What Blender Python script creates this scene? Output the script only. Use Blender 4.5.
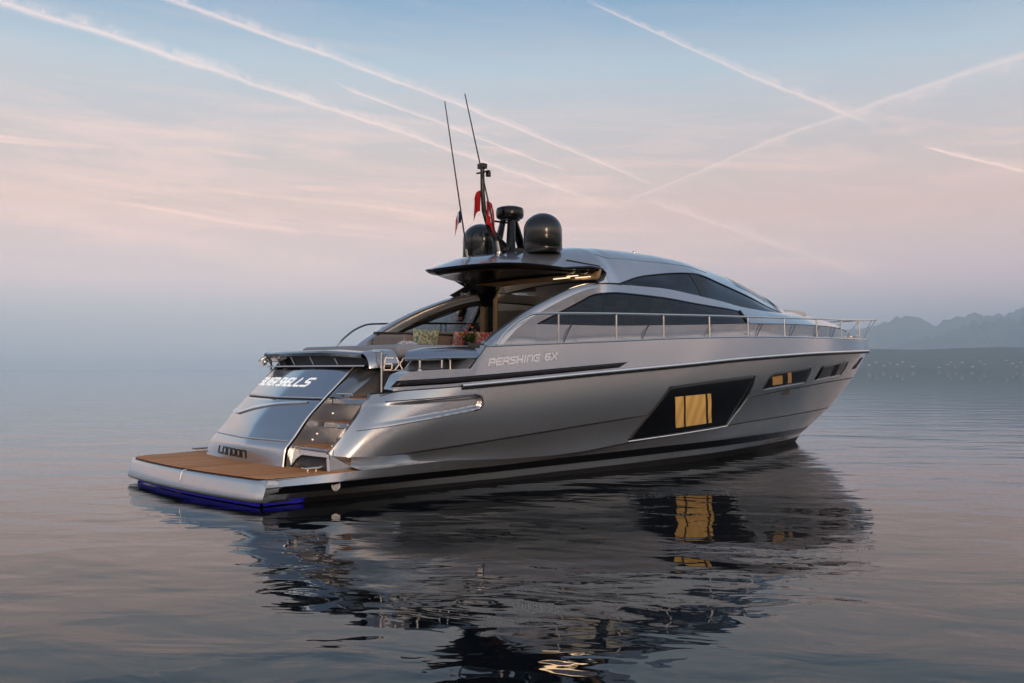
import bpy, bmesh, math, random
import numpy as np
from mathutils import Vector, Matrix
random.seed(4); np.random.seed(4)
R = math.radians
for o in list(bpy.data.objects): bpy.data.objects.remove(o)
scene = bpy.context.scene
COL = scene.collection

# ------------------------------------------------------------------ camera
cam_d = bpy.data.cameras.new('camera'); cam = bpy.data.objects.new('camera', cam_d); COL.objects.link(cam)
cam_d.sensor_width = 36.0; cam_d.lens = 995.0/1024*36; cam_d.clip_start = .1; cam_d.clip_end = 90000
cam.location = (0, 0, 1.7)
cam.rotation_euler = (R(90)+math.atan((369.8-341.5)/995.0), 0, 0)
scene.camera = cam
scene.render.resolution_x = 1024; scene.render.resolution_y = 683
scene.view_settings.view_transform = 'Standard'; scene.view_settings.look = 'None'
scene.view_settings.exposure = 0.02; scene.view_settings.gamma = 1.0
scene.view_settings.use_curve_mapping = False

# ------------------------------------------------------------------ world: dusk sky
SUN_AZ = R(160)      # the sunset is behind the camera
SUN_EL = R(2.5)
W = bpy.data.worlds.new('World'); scene.world = W; W.use_nodes = True
nt = W.node_tree; nt.nodes.clear()
N = nt.nodes.new; L = nt.links.new
def val(x): return x
def mth(op, a, b=None, c=None, clamp=False, t=None):
    t = t or nt
    n = t.nodes.new('ShaderNodeMath'); n.operation = op; n.use_clamp = clamp
    for i, s in enumerate((a, b, c)):
        if s is None: continue
        if isinstance(s, (int, float)): n.inputs[i].default_value = s
        else: t.links.new(s, n.inputs[i])
    return n.outputs[0]
def dot(a, vec):
    n = N('ShaderNodeVectorMath'); n.operation = 'DOT_PRODUCT'; L(a, n.inputs[0]); n.inputs[1].default_value = vec; return n.outputs['Value']
def mix(f, a, b, t=None, mode='MIX'):
    t = t or nt
    n = t.nodes.new('ShaderNodeMix'); n.data_type = 'RGBA'; n.blend_type = mode; n.clamp_factor = True
    for k, s in ((0, f), (6, a), (7, b)):
        if isinstance(s, (int, float)): n.inputs[k].default_value = s
        elif isinstance(s, tuple): n.inputs[k].default_value = (*s, 1) if len(s) == 3 else s
        else: t.links.new(s, n.inputs[k])
    return n.outputs[2]
def s2l(c):
    return tuple((x/255/12.92 if x/255 <= .04045 else ((x/255+.055)/1.055)**2.4) for x in c)
def ramp(f, stops, t=None, interp='EASE'):
    t = t or nt
    n = t.nodes.new('ShaderNodeValToRGB'); n.color_ramp.interpolation = interp
    e = n.color_ramp.elements
    while len(e) < len(stops): e.new(.5)
    for i, (p, c) in enumerate(stops):
        e[i].position = p; e[i].color = (*c, 1)
    t.links.new(f, n.inputs[0]); return n.outputs[0]
tc = N('ShaderNodeTexCoord'); D = tc.outputs['Generated']
sx = N('ShaderNodeSeparateXYZ'); L(D, sx.inputs[0])
X, Y, Z = sx.outputs
el = mth('ARCSINE', Z)                                    # elevation, radians
elr = mth('DIVIDE', el, 1.5708)                           # 0..1
az = mth('ARCTAN2', X, Y)                                 # 0 straight ahead, + to the right
def px_el(y): return math.atan((369.8-y)/995.0)/1.5708
# opposite-the-sunset colours: grey violet at the horizon, pink belt, blue above
ahead = ramp(elr, [(0, s2l((140,158,190))), (px_el(345), s2l((176,182,202))), (px_el(285), s2l((214,188,192))), (px_el(215), s2l((206,176,166))),
                   (px_el(150), s2l((182,172,172))), (px_el(70), s2l((156,172,184))), (px_el(0), s2l((112,144,172))), (.34, s2l((92,114,140))), (.55, s2l((84,102,126))), (1, s2l((84,100,126)))], interp='LINEAR')
# the sunset side
glow = ramp(elr, [(0, (1.5,.92,.60)), (.05, (1.6,1.1,.78)), (.12, (1.2,1.02,.88)), (.25, (.52,.54,.58)), (.5, (.24,.28,.34)), (1, (.10,.13,.19))], interp='LINEAR')
sund = (math.sin(SUN_AZ), math.cos(SUN_AZ), 0)
ca = dot(D, sund)
back = mth('MULTIPLY_ADD', ca, .55, .45, clamp=True)
back = mth('POWER', back, 1.3)
hot = mth('POWER', mth('MAXIMUM', ca, 0.0), 12.0)
hot = mth('MULTIPLY', hot, mth('SUBTRACT', 1.0, mth('MULTIPLY', mth('ABSOLUTE', elr), 5.5), clamp=True))
glow = mix(hot, glow, (4.2,2.75,1.7))
sky = mix(back, ahead, glow)
# left side of the view a little deeper blue, right a little paler
# thin clouds: streaks stretched along the horizon
def noise(vec, scale, det=4, rough=.55, dist=0, t=None):
    t = t or nt
    n = t.nodes.new('ShaderNodeTexNoise'); t.links.new(vec, n.inputs['Vector'])
    n.inputs['Scale'].default_value = scale; n.inputs['Detail'].default_value = det; n.inputs['Roughness'].default_value = rough; n.inputs['Distortion'].default_value = dist
    return n.outputs['Fac']
def comb(x, y, z, t=None):
    t = t or nt
    n = t.nodes.new('ShaderNodeCombineXYZ')
    for i, s in enumerate((x, y, z)):
        if isinstance(s, (int, float)): n.inputs[i].default_value = s
        else: t.links.new(s, n.inputs[i])
    return n.outputs[0]
cv = comb(mth('MULTIPLY', az, 1.0), mth('MULTIPLY', el, 5.2), 1.7)
c1 = noise(cv, 3.1, 6, .58, .6)
c2 = noise(comb(mth('MULTIPLY', az, 1.0), mth('MULTIPLY_ADD', az, .6, mth('MULTIPLY', el, 9.0)), 4.1), 4.5, 6, .62, .8)
band = ramp(elr, [(0, (0,0,0)), (px_el(320), (.15,.15,.15)), (px_el(230), (1,1,1)), (px_el(150), (.75,.75,.75)), (px_el(90), (.12,.12,.12)), (1, (.1,.1,.1))])
cm = mth('MULTIPLY', mth('MULTIPLY_ADD', mth('ADD', c1, c2), 3.4, -3.2, clamp=True), band)
c3 = noise(comb(mth('MULTIPLY', az, 1.3), mth('MULTIPLY_ADD', az, 1.1, mth('MULTIPLY', el, 17.0)), 8.3), 2.6, 7, .6, 1.1)
leftish = mth('MULTIPLY_ADD', az, -1.3, .55, clamp=True)
wisp = mth('MULTIPLY', mth('MULTIPLY', mth('MULTIPLY_ADD', c3, 5.5, -2.95, clamp=True), band), mth('MULTIPLY_ADD', leftish, .75, .15))
cm = mth('MAXIMUM', mth('MULTIPLY', cm, .5), wisp)
cloudcol = mix(back, s2l((247,203,188)), (1.1,.8,.6))
sky = mix(cm, sky, cloudcol)
# contrails: great-circle streaks, each through two directions; soft, torn edges
def pdir(px, py):
    v = Vector(((px-512)/995.0, 1.0, (369.8-py)/995.0)); return v.normalized()
ragged = noise(D, 42, 5, .7, .2)
wob = noise(D, 7, 3, .5)
blot = noise(D, 16, 4, .6)
feather = noise(D, 75, 4, .65, .6)
def trail(p0, p1, wid0, wid1, strength, wobble=.010, bow=0.0, sg=-1):
    a, b = pdir(*p0), pdir(*p1)
    n = a.cross(b).normalized(); m = (a+b).normalized(); al = (b-a).normalized()
    half = (b-a).length/2
    s = mth('DIVIDE', dot(D, al), half)                    # -1..1 along
    d = dot(D, n)
    d = mth('ADD', d, mth('MULTIPLY', mth('SUBTRACT', wob, .5), wobble))
    d = mth('ADD', d, mth('MULTIPLY', mth('SUBTRACT', ragged, .5), .0048))
    if bow: d = mth('ADD', d, mth('MULTIPLY', mth('SUBTRACT', mth('MULTIPLY', s, s), 1), bow))
    w = mth('MULTIPLY_ADD', s, (wid1-wid0)/2, (wid1+wid0)/2)
    sharp = mth('SUBTRACT', 1.0, mth('DIVIDE', mth('ABSOLUTE', d), mth('MULTIPLY', w, .55)), clamp=True)
    veil = mth('SUBTRACT', 1.0, mth('DIVIDE', mth('ABSOLUTE', mth('ADD', d, mth('MULTIPLY', w, -.5*sg))), mth('MULTIPLY', w, 1.25)), clamp=True)
    core = mth('MAXIMUM', mth('POWER', sharp, .8), mth('MULTIPLY', mth('MULTIPLY', veil, .9), mth('MULTIPLY_ADD', feather, 3.2, -1.15, clamp=True)))
    ends = mth('MULTIPLY', mth('SUBTRACT', 1.0, mth('ABSOLUTE', s)), 5.0, clamp=True)
    front = mth('GREATER_THAN', dot(D, tuple(m)), .3)
    k = mth('MULTIPLY', mth('MULTIPLY', core, ends), mth('MULTIPLY', front, strength))
    return mth('MULTIPLY', k, mth('MULTIPLY_ADD', blot, 1.5, .25, clamp=True))
trails = [((-90,-27), (628,214), .0082, .0024, .46, .014, -.006), ((110,-22), (672,192), .0066, .0022, .44, .010, -.007),
          ((580,-8), (885,127), .0024, .0055, .36, .006, .004), ((1110,30), (590,220), .0090, .0022, .28, .012, .012),
          ((925,145), (1032,172), .0020, .0042, .75, .004, 0), ((640,196), (880,280), .004, .010, .35, .010, 0),
          ((330,80), (570,172), .0025, .002, .45, .008, 0)]
tm = None
for t_ in trails:
    k = trail(*t_); tm = k if tm is None else mth('MAXIMUM', tm, k)
sky = mix(tm, sky, mix(elr, s2l((252,218,206)), s2l((255,228,216))))
below = mth('LESS_THAN', Z, -.002)
sky = mix(below, sky, (.12,.14,.18))
bg = N('ShaderNodeBackground'); L(sky, bg.inputs[0]); bg.inputs[1].default_value = 1.62
ns = N('ShaderNodeTexSky'); ns.sky_type = 'NISHITA'; ns.sun_disc = False; ns.sun_elevation = SUN_EL; ns.sun_rotation = SUN_AZ
bg2 = N('ShaderNodeBackground'); L(ns.outputs[0], bg2.inputs[0]); bg2.inputs[1].default_value = .012
ad = N('ShaderNodeAddShader'); L(bg.outputs[0], ad.inputs[0]); L(bg2.outputs[0], ad.inputs[1])
wo = N('ShaderNodeOutputWorld'); L(ad.outputs[0], wo.inputs[0])

sun_d = bpy.data.lights.new('sun', 'SUN'); sun = bpy.data.objects.new('sun', sun_d); COL.objects.link(sun)
sun_d.energy = 1.35; sun_d.angle = R(10); sun_d.color = (1, .72, .48)
sv = Vector((math.sin(SUN_AZ)*math.cos(R(6)), math.cos(SUN_AZ)*math.cos(R(6)), math.sin(R(6))))
sun.rotation_euler = sv.to_track_quat('Z', 'Y').to_euler()

# ------------------------------------------------------------------ helpers
def tag(o, label=None, cat=None, group=None, kind=None):
    if label: o['label'] = label
    if cat: o['category'] = cat
    if group: o['group'] = group
    if kind: o['kind'] = kind
    return o
def empty(name, loc=(0,0,0), rz=0, parent=None):
    o = bpy.data.objects.new(name, None); COL.objects.link(o); o.location = loc; o.rotation_euler = (0,0,rz); o.empty_display_size = .2
    if parent: o.parent = parent
    return o
class MB:
    """collects shapes in yacht coordinates (u forward, v to starboard, z up) into one mesh"""
    def __init__(s): s.v = []; s.f = []; s.m = []
    def add(s, vs, fs, mi=0):
        k = len(s.v); s.v += [tuple(map(float, p)) for p in vs]
        for f in fs: s.f.append(tuple(i+k for i in f)); s.m.append(mi)
        return s
    def grid(s, P, closed=False, mi=0, flip=False):
        P = np.asarray(P, float); n, m = P.shape[:2]; fs = []
        for i in range(n-1):
            for j in range(m if closed else m-1):
                a, b, c, d = i*m+j, i*m+(j+1)%m, (i+1)*m+(j+1)%m, (i+1)*m+j
                fs.append((a,d,c,b) if flip else (a,b,c,d))
        s.add(P.reshape(-1,3), fs, mi); return s
    def box(s, c, size, rot=None, mi=0, taper=1.0):
        x, y, z = [q/2 for q in size]
        vs = [Vector((i*x*(taper if k > 0 else 1), j*y*(taper if k > 0 else 1), k*z)) for i in (-1,1) for j in (-1,1) for k in (-1,1)]
        if rot is not None: vs = [rot @ p for p in vs]
        s.add([p+Vector(c) for p in vs], [(0,1,3,2),(4,6,7,5),(0,4,5,1),(2,3,7,6),(0,2,6,4),(1,5,7,3)], mi); return s
    def prism(s, pts, vec, mi=0):
        """planar outline pushed along vec"""
        n = len(pts); a = [Vector(p) for p in pts]; b = [p+Vector(vec) for p in a]
        fs = [tuple(range(n))[::-1], tuple(range(n, 2*n))] + [(i, (i+1) % n, n+(i+1) % n, n+i) for i in range(n)]
        s.add(a+b, fs, mi); return s
    def tube(s, pts, r, seg=8, mi=0, caps=True, flat=1.0):
        pts = [Vector(p) for p in pts]; n = len(pts)
        rr = r if isinstance(r, (list, tuple)) else [r]*n
        rings = []; up = Vector((0,0,1)); prev = None
        for i, p in enumerate(pts):
            t = (pts[min(i+1,n-1)]-pts[max(i-1,0)]).normalized()
            if prev is None:
                a = t.cross(up)
                if a.length < 1e-3: a = t.cross(Vector((0,1,0)))
            else: a = prev - t*prev.dot(t)
            a.normalize(); prev = a; b = t.cross(a)
            rings.append([p+(a*math.cos(q)+b*math.sin(q)*flat)*rr[i] for q in [2*math.pi*j/seg for j in range(seg)]])
        s.grid(np.array([[tuple(q) for q in ring] for ring in rings]), closed=True, mi=mi)
        if caps:
            s.add(rings[0], [tuple(range(seg))], mi); s.add(rings[-1], [tuple(range(seg))[::-1]], mi)
        return s
    def lathe(s, prof, c, seg=32, axis='z', mi=0):
        P = []
        for r, h in prof:
            row = []
            for j in range(seg):
                q = 2*math.pi*j/seg; x, y = r*math.cos(q), r*math.sin(q)
                row.append({'z': (c[0]+x, c[1]+y, c[2]+h), 'x': (c[0]+h, c[1]+x, c[2]+y), 'y': (c[0]+x, c[1]+h, c[2]+y)}[axis])
            P.append(row)
        s.grid(P, closed=True, mi=mi); return s
    def build(s, name, mat, parent=None, flat=False, ang=35, bevel=0, solid=0, soff=-1, label=None, boat=True, mirror=False, subs=0, bseg=2):
        if mirror and min(abs(p[1]) for p in s.v) > .03:      # two separate pieces: one object each side
            a = dict(flat=flat, ang=ang, bevel=bevel, solid=solid, soff=soff, label=label, boat=boat, subs=subs, bseg=bseg)
            first = s.build(name, mat, parent, **a); s.v = [(x, -y, z) for x, y, z in s.v]; s.build(name, mat, parent, **a); return first
        me = bpy.data.meshes.new(name)
        vs = [(x, -y, z) for x, y, z in s.v] if boat else s.v
        fs = list(s.f)
        mi = list(s.m)
        if mirror:
            k = len(vs); vs = vs + [(x, -y, z) for x, y, z in vs]; fs = fs + [tuple(i+k for i in f[::-1]) for f in fs]; mi = mi+mi
        me.from_pydata(vs, [], fs)
        for m in (mat if isinstance(mat, (list, tuple)) else [mat]): me.materials.append(m)
        me.polygons.foreach_set('material_index', mi)
        bm = bmesh.new(); bm.from_mesh(me)
        bmesh.ops.remove_doubles(bm, verts=bm.verts, dist=.0004)
        bmesh.ops.dissolve_degenerate(bm, edges=bm.edges, dist=.0002)
        bmesh.ops.recalc_face_normals(bm, faces=bm.faces)
        bm.to_mesh(me); bm.free()
        if not flat:
            me.polygons.foreach_set('use_smooth', [True]*len(me.polygons))
            me.set_sharp_from_angle(angle=R(ang))
        o = bpy.data.objects.new(name, me); COL.objects.link(o)
        if parent: o.parent = parent
        if solid:
            md = o.modifiers.new('solid', 'SOLIDIFY'); md.thickness = solid; md.offset = soff
        if bevel:
            md = o.modifiers.new('bevel', 'BEVEL'); md.width = bevel; md.segments = bseg; md.limit_method = 'ANGLE'; md.angle_limit = R(40)
            md.harden_normals = False
        if subs:
            md = o.modifiers.new('sub', 'SUBSURF'); md.levels = subs; md.render_levels = subs
        if label: o['label'] = label
        return o

# ------------------------------------------------------------------ materials
def mat(name, col=(.5,.5,.5), rough=.4, metal=0, coat=0, spec=.5, emit=None, es=0, alpha=None, ior=1.5, bump=None, var=None, coat_rough=.03):
    m = bpy.data.materials.new(name); m.use_nodes = True; t = m.node_tree; b = t.nodes['Principled BSDF']
    b.inputs['Base Color'].default_value = (*col, 1); b.inputs['Roughness'].default_value = rough; b.inputs['Metallic'].default_value = metal
    b.inputs['Coat Weight'].default_value = coat; b.inputs['Coat Roughness'].default_value = coat_rough; b.inputs['IOR'].default_value = ior
    b.inputs['Specular IOR Level'].default_value = spec
    if emit: b.inputs['Emission Color'].default_value = (*emit, 1); b.inputs['Emission Strength'].default_value = es
    oc = t.nodes.new('ShaderNodeTexCoord').outputs['Object']
    if var:
        sc, amt = var
        n = noise(oc, sc, 5, .6, t=t)
        f = mth('MULTIPLY_ADD', n, amt*2, 1-amt, t=t)
        c = mix(1.0, (*col, 1), comb(f, f, f, t=t), t=t, mode='MULTIPLY')
        t.links.new(c, b.inputs['Base Color'])
        rr = mth('MULTIPLY_ADD', noise(oc, sc*2.3, 2, .5, t=t), .08, rough-.04, t=t, clamp=True); t.links.new(rr, b.inputs['Roughness'])
    if bump:
        sc, st, ds = bump
        bp = t.nodes.new('ShaderNodeBump'); bp.inputs['Strength'].default_value = st; bp.inputs['Distance'].default_value = ds
        t.links.new(noise(oc, sc, 4, t=t), bp.inputs['Height']); t.links.new(bp.outputs[0], b.inputs['Normal'])
    return m
M = {}
M['silver'] = mat('silver_metallic_paint', (.53,.54,.565), .2, .72, .9, var=(.5,.03))
M['silver_dark'] = mat('graphite_metallic_paint', (.30,.31,.325), .25, .8, .7, var=(.5,.03))
M['hatch'] = mat('blue_grey_metallic_paint', (.38,.42,.47), .18, .85, .9, var=(.5,.03))
M['hull'] = mat('warm_silver_hull_paint', (.52,.535,.555), .17, .76, 1.0, var=(.4,.03))
M['black'] = mat('black_gloss', (.006,.006,.007), .16, 0, .0, spec=.4)
M['black_matt'] = mat('black_satin', (.012,.012,.013), .4)
M['antifoul'] = mat('dark_antifouling', (.02,.02,.022), .5)
M['chrome'] = mat('polished_steel', (.72,.68,.62), .13, 1)
M['white_trim'] = mat('bright_trim', (.96,.95,.94), .3, .95)
M['rubber'] = mat('seam_rubber', (.01,.01,.011), .6)
M['bronze'] = mat('bronze_trim', (.52,.38,.22), .3, .7, .4)
M['brown'] = mat('brown_lacquer', (.045,.032,.026), .4, .0, .1, var=(3,.15))
M['headliner'] = mat('tan_headliner', (.42,.26,.12), .5, 0, .1)
M['leather'] = mat('taupe_leather', (.24,.19,.16), .55, bump=(30,.15,.01), var=(5,.1))
M['pad'] = mat('grey_sunpad', (.33,.33,.35), .65, bump=(60,.1,.004), var=(4,.06))
M['dark_seat'] = mat('dark_seat_leather', (.035,.035,.038), .5)
M['lamp'] = mat('lamp_strip', (1,.9,.75), .5, emit=(1,.78,.5), es=1.4)
M['blue_lamp'] = mat('underwater_lamp', (.0,.0,.3), .5, emit=(.02,.012,.5), es=.17)
M['white_letter'] = mat('white_letter', (.97,.97,.97), .35, .8)
M['bright_letter'] = mat('glowing_letter', (.95,.94,.92), .3, .2, emit=(1,.96,.92), es=.55)  # unlit letters; brightness of the transom name put in as emission
M['black_letter'] = mat('black_letter', (.012,.012,.014), .35)
M['dome'] = mat('black_dome_paint', (.035,.037,.035), .2, .65, .6)
def glass(name, tint, rough=.02):
    m = bpy.data.materials.new(name); m.use_nodes = True; t = m.node_tree; t.nodes.clear()
    tr = t.nodes.new('ShaderNodeBsdfTransparent'); tr.inputs[0].default_value = (*tint, 1)
    gl = t.nodes.new('ShaderNodeBsdfGlossy'); gl.inputs['Roughness'].default_value = rough; gl.inputs[0].default_value = (.9,.93,1,1)
    fr = t.nodes.new('ShaderNodeFresnel'); fr.inputs[0].default_value = 1.5
    mx = t.nodes.new('ShaderNodeMixShader'); t.links.new(fr.outputs[0], mx.inputs[0]); t.links.new(tr.outputs[0], mx.inputs[1]); t.links.new(gl.outputs[0], mx.inputs[2])
    o = t.nodes.new('ShaderNodeOutputMaterial'); t.links.new(mx.outputs[0], o.inputs[0]); return m
M['glass'] = glass('tinted_glass', (.17,.19,.21))
M['glass_dark'] = glass('dark_tinted_glass', (.25,.28,.30))
def teak():
    m = bpy.data.materials.new('teak_deck'); m.use_nodes = True; t = m.node_tree; b = t.nodes['Principled BSDF']
    oc = t.nodes.new('ShaderNodeTexCoord').outputs['Object']
    sp = t.nodes.new('ShaderNodeSeparateXYZ'); t.links.new(oc, sp.inputs[0])
    y = mth('DIVIDE', sp.outputs[1], .075, t=t); fr = mth('FRACT', y, t=t); pl = mth('FLOOR', y, t=t)
    seam = mth('LESS_THAN', fr, .22, t=t)
    xs = mth('FRACT', mth('ADD', mth('DIVIDE', sp.outputs[0], 1.9, t=t), mth('MULTIPLY', pl, .37, t=t), t=t), t=t)
    wn = t.nodes.new('ShaderNodeTexWhiteNoise'); wn.noise_dimensions = '1D'; t.links.new(pl, wn.inputs['W'])
    g = noise(comb(mth('MULTIPLY', sp.outputs[0], 3, t=t), mth('MULTIPLY', sp.outputs[1], 60, t=t), pl, t=t), 1.6, 6, .65, .4, t=t)
    big = noise(oc, 1.7, 4, .6, t=t)
    c = ramp(mth('ADD', mth('MULTIPLY', g, .55, t=t), mth('ADD', mth('MULTIPLY', wn.outputs[0], .4, t=t), mth('MULTIPLY', big, .35, t=t), t=t), t=t),
             [(.2, (.46,.15,.05)), (.55, (.80,.30,.10)), (.9, (.95,.46,.19))], t=t, interp='LINEAR')
    c = mix(seam, c, (.05,.03,.02), t=t)
    t.links.new(c, b.inputs['Base Color']); b.inputs['Roughness'].default_value = .65; b.inputs['Specular IOR Level'].default_value = .2
    bp = t.nodes.new('ShaderNodeBump'); bp.inputs['Strength'].default_value = .4; bp.inputs['Distance'].default_value = .003; bp.invert = True
    t.links.new(seam, bp.inputs['Height']); t.links.new(bp.outputs[0], b.inputs['Normal'])
    return m
M['teak'] = teak()
def curtain():
    m = bpy.data.materials.new('lit_curtain'); m.use_nodes = True; t = m.node_tree; b = t.nodes['Principled BSDF']
    oc = t.nodes.new('ShaderNodeTexCoord').outputs['Object']; sp = t.nodes.new('ShaderNodeSeparateXYZ'); t.links.new(oc, sp.inputs[0])
    w = mth('MULTIPLY_ADD', mth('SINE', mth('MULTIPLY', mth('ADD', sp.outputs[0], mth('MULTIPLY', noise(oc, 3, 2, t=t), .06, t=t), t=t), 24, t=t), t=t), .22, .78, t=t)
    zz = mth('MULTIPLY_ADD', sp.outputs[2], .75, .35, t=t)
    b.inputs['Base Color'].default_value = (.5,.3,.1,1); b.inputs['Emission Color'].default_value = (1,.52,.14,1)
    t.links.new(mth('MULTIPLY', mth('MULTIPLY', w, zz, t=t), .22, t=t), b.inputs['Emission Strength']); return m
M['curtain'] = curtain()
M['dim_glow'] = mat('dim_warm_glow', (.3,.16,.06), .4, emit=(1,.5,.16), es=.13)
M['pale_pad'] = mat('pale_sunpad', (.62,.60,.58), .5)
def printed(name, ca, cb, cc, sc):
    m = bpy.data.materials.new(name); m.use_nodes = True; t = m.node_tree; b = t.nodes['Principled BSDF']
    oc = t.nodes.new('ShaderNodeTexCoord').outputs['Object']
    v = t.nodes.new('ShaderNodeTexVoronoi'); t.links.new(oc, v.inputs['Vector']); v.inputs['Scale'].default_value = sc
    c = ramp(noise(oc, sc*.7, 3, t=t), [(.4, ca), (.5, cb), (.6, cc)], t=t, interp='CONSTANT')
    c = mix(mth('LESS_THAN', v.outputs['Distance'], .25, t=t), c, cb, t=t)
    t.links.new(c, b.inputs['Base Color']); b.inputs['Roughness'].default_value = .8; return m
M['floral'] = printed('floral_cotton', (.62,.62,.45), (.12,.26,.24), (.66,.45,.22), 22)
M['redprint'] = printed('red_print_cotton', (.55,.07,.08), (.7,.55,.52), (.4,.04,.06), 18)
M['whiteprint'] = printed('pale_print_cotton', (.7,.7,.7), (.35,.36,.38), (.75,.6,.5), 20)
#GEOM
def pchip(pts):
    """monotone cubic through (u, a, b, ...) rows; returns f(u) -> array of the other columns"""
    P = np.array(pts, float); x = P[:,0]; yv = P[:,1:]
    h = np.diff(x)[:,None]; d = np.diff(yv, axis=0)/h; m = np.zeros_like(yv)
    m[0] = d[0]; m[-1] = d[-1]
    for i in range(1, len(x)-1):
        for k in range(yv.shape[1]):
            a, b = d[i-1,k], d[i,k]
            if a*b > 0:
                w1, w2 = 2*h[i,0]+h[i-1,0], h[i,0]+2*h[i-1,0]; m[i,k] = (w1+w2)/(w1/a+w2/b)
    def f(u):
        u = np.clip(np.asarray(u, float), x[0], x[-1]); i = np.clip(np.searchsorted(x, u, side='right')-1, 0, len(x)-2)
        hh = (x[i+1]-x[i])[...,None]; t = ((u-x[i])[...,None])/hh
        return (2*t**3-3*t**2+1)*yv[i]+(t**3-2*t**2+t)*hh*m[i]+(-2*t**3+3*t**2)*yv[i+1]+(t**3-t**2)*hh*m[i+1]
    f.lo, f.hi = x[0], x[-1]
    return f
# hull lines, starboard: (u forward, v out, z up) in metres from the aft edge of the swim platform
LG = pchip([(3.5,2.35,2.04),(5,2.37,2.11),(6.3,2.38,2.17),(7.5,2.38,2.23),(8.8,2.36,2.28),(10,2.31,2.32),(11.33,2.21,2.345),(12.8,2.02,2.365),(14.5,1.67,2.39),(15.6,1.33,2.405),(16.6,.90,2.43),(17.3,.55,2.45),(17.75,.31,2.46),(18.0,.15,2.465),(18.1,0,2.465)])
LR = pchip([(1.78,2.03,1.36),(2.1,2.18,1.41),(2.6,2.295,1.44),(3.04,2.35,1.465),(4.12,2.38,1.535),(5.36,2.39,1.62),(6.75,2.4,1.71),(8.0,2.4,1.79),(9.24,2.36,1.875),(10.59,2.28,1.95),(12.71,2.06,2.045),(14.2,1.73,2.09),(15.69,1.30,2.13),(16.7,.87,2.155),(17.4,.52,2.17),(17.9,.24,2.18),(18.13,.1,2.185),(18.22,0,2.19)])
LK = pchip([(1.12,1.99,.57),(1.4,2.1,.545),(1.8,2.18,.54),(2.61,2.2,.585),(4.26,2.22,.71),(5.54,2.21,.81),(6.97,2.21,.92),(8.32,2.17,1.02),(10.2,2.04,1.165),(11.92,1.8,1.30),(13.2,1.54,1.37),(14.29,1.25,1.425),(15.4,.90,1.46),(16.4,.55,1.49),(17.1,.26,1.505),(17.5,0,1.51)])
LC = pchip([(1.45,1.99,.405),(1.8,2.07,.41),(2.3,2.12,.415),(2.9,2.13,.41),(3.6,2.11,.385),(4.4,2.07,.36),(4.9,2.06,.36),(5.57,2.06,.375),(6.84,2.05,.47),(8,2.02,.55),(8.9,1.95,.60),(9.8,1.85,.645),(11.64,1.54,.705),(13.1,1.2,.74),(14.45,.80,.765),(15.4,.48,.78),(16.1,.2,.785),(16.5,0,.79)])
LT = pchip([(.0,2.27,.35),(.5,2.275,.355),(1.16,2.27,.37),(1.7,2.255,.385),(2.3,2.2,.40),(2.9,2.13,.41),(3.6,2.11,.385),(4.4,2.07,.36)])
LS = pchip([(.05,2.315,.26),(.8,2.3,.262),(1.9,2.2,.262),(3.1,2.03,.258),(3.8,2.0,.262),(5.32,1.98,.30),(6.93,1.96,.335),(8,1.92,.355),(9.02,1.84,.365),(9.7,1.77,.37),(11.06,1.53,.38),(12.6,1.12,.37),(14.0,.64,.355),(14.8,.32,.345),(15.3,.12,.34),(15.5,0,.34)])
LB = pchip([(.05,2.27,.165),(.8,2.26,.165),(1.9,2.14,.16),(2.97,1.98,.155),(3.92,1.965,.165),(5.35,1.94,.185),(6.98,1.91,.21),(8,1.87,.225),(9.1,1.77,.235),(9.8,1.69,.24),(11.06,1.45,.245),(12.6,1.03,.235),(14,.55,.225),(14.8,.22,.22),(15.25,0,.22)])
LY = pchip([(.05,2.14,.075),(.8,2.12,.075),(1.9,2.05,.07),(2.97,1.94,.06),(3.92,1.93,.06),(5.35,1.91,.08),(6.98,1.88,.10),(8,1.83,.115),(9.8,1.65,.13),(11.06,1.39,.14),(12.6,.95,.135),(14,.47,.13),(14.7,.19,.13),(15.1,0,.13)])
LW = pchip([(.3,1.9,-.15),(3,1.85,-.15),(7,1.78,-.15),(9,1.6,-.12),(11,1.22,-.12),(13,.68,-.12),(14.2,.22,-.12),(14.8,0,-.12)])
LKeel = pchip([(.3,0,-.5),(7,0,-.7),(11,0,-.6),(14,0,-.35),(14.9,0,-.13)])
def line_pts(f, t, ua=None, ub=None):
    ua = f.lo if ua is None else ua; ub = f.hi if ub is None else ub
    u = ua+t*(ub-ua); vz = f(u); return np.stack([u, vz[:,0], vz[:,1]], 1)
T_MAIN = np.unique(np.concatenate([np.linspace(0,.25,160), np.linspace(.253,.9,170), .9+.1*np.sin(np.linspace(0,1,40)*np.pi/2)]))
def bulge(i, t, s):
    if i == 0:   # topside: full, then rounding in at the quarter
        return (.03*np.sin(np.pi*s))*(1-.9*np.clip((t-.55)/.45,0,1)) + .025*np.sin(np.pi*s)*np.exp(-((t-.06)/.05)**2) - .05*np.exp(-(t/.012)**2)
    if i == 1: return -.015*np.sin(np.pi*s)
    return 0*s
def dent(u, z):
    """the long teardrop recess in the quarter"""
    up = 1.26+(u-1.9)*.057
    lo = .893+(u-1.455)*.128
    e = 3.42-.9*np.abs(z-1.24)**1.5
    d = np.minimum(np.minimum(up-z, z-lo), (e-u)*.8)
    a = np.clip(d/.06, 0, 1); a = a*a*(3-2*a)
    return .045*a*np.clip((u-1.6)/1.0, 0, 1)
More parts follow.
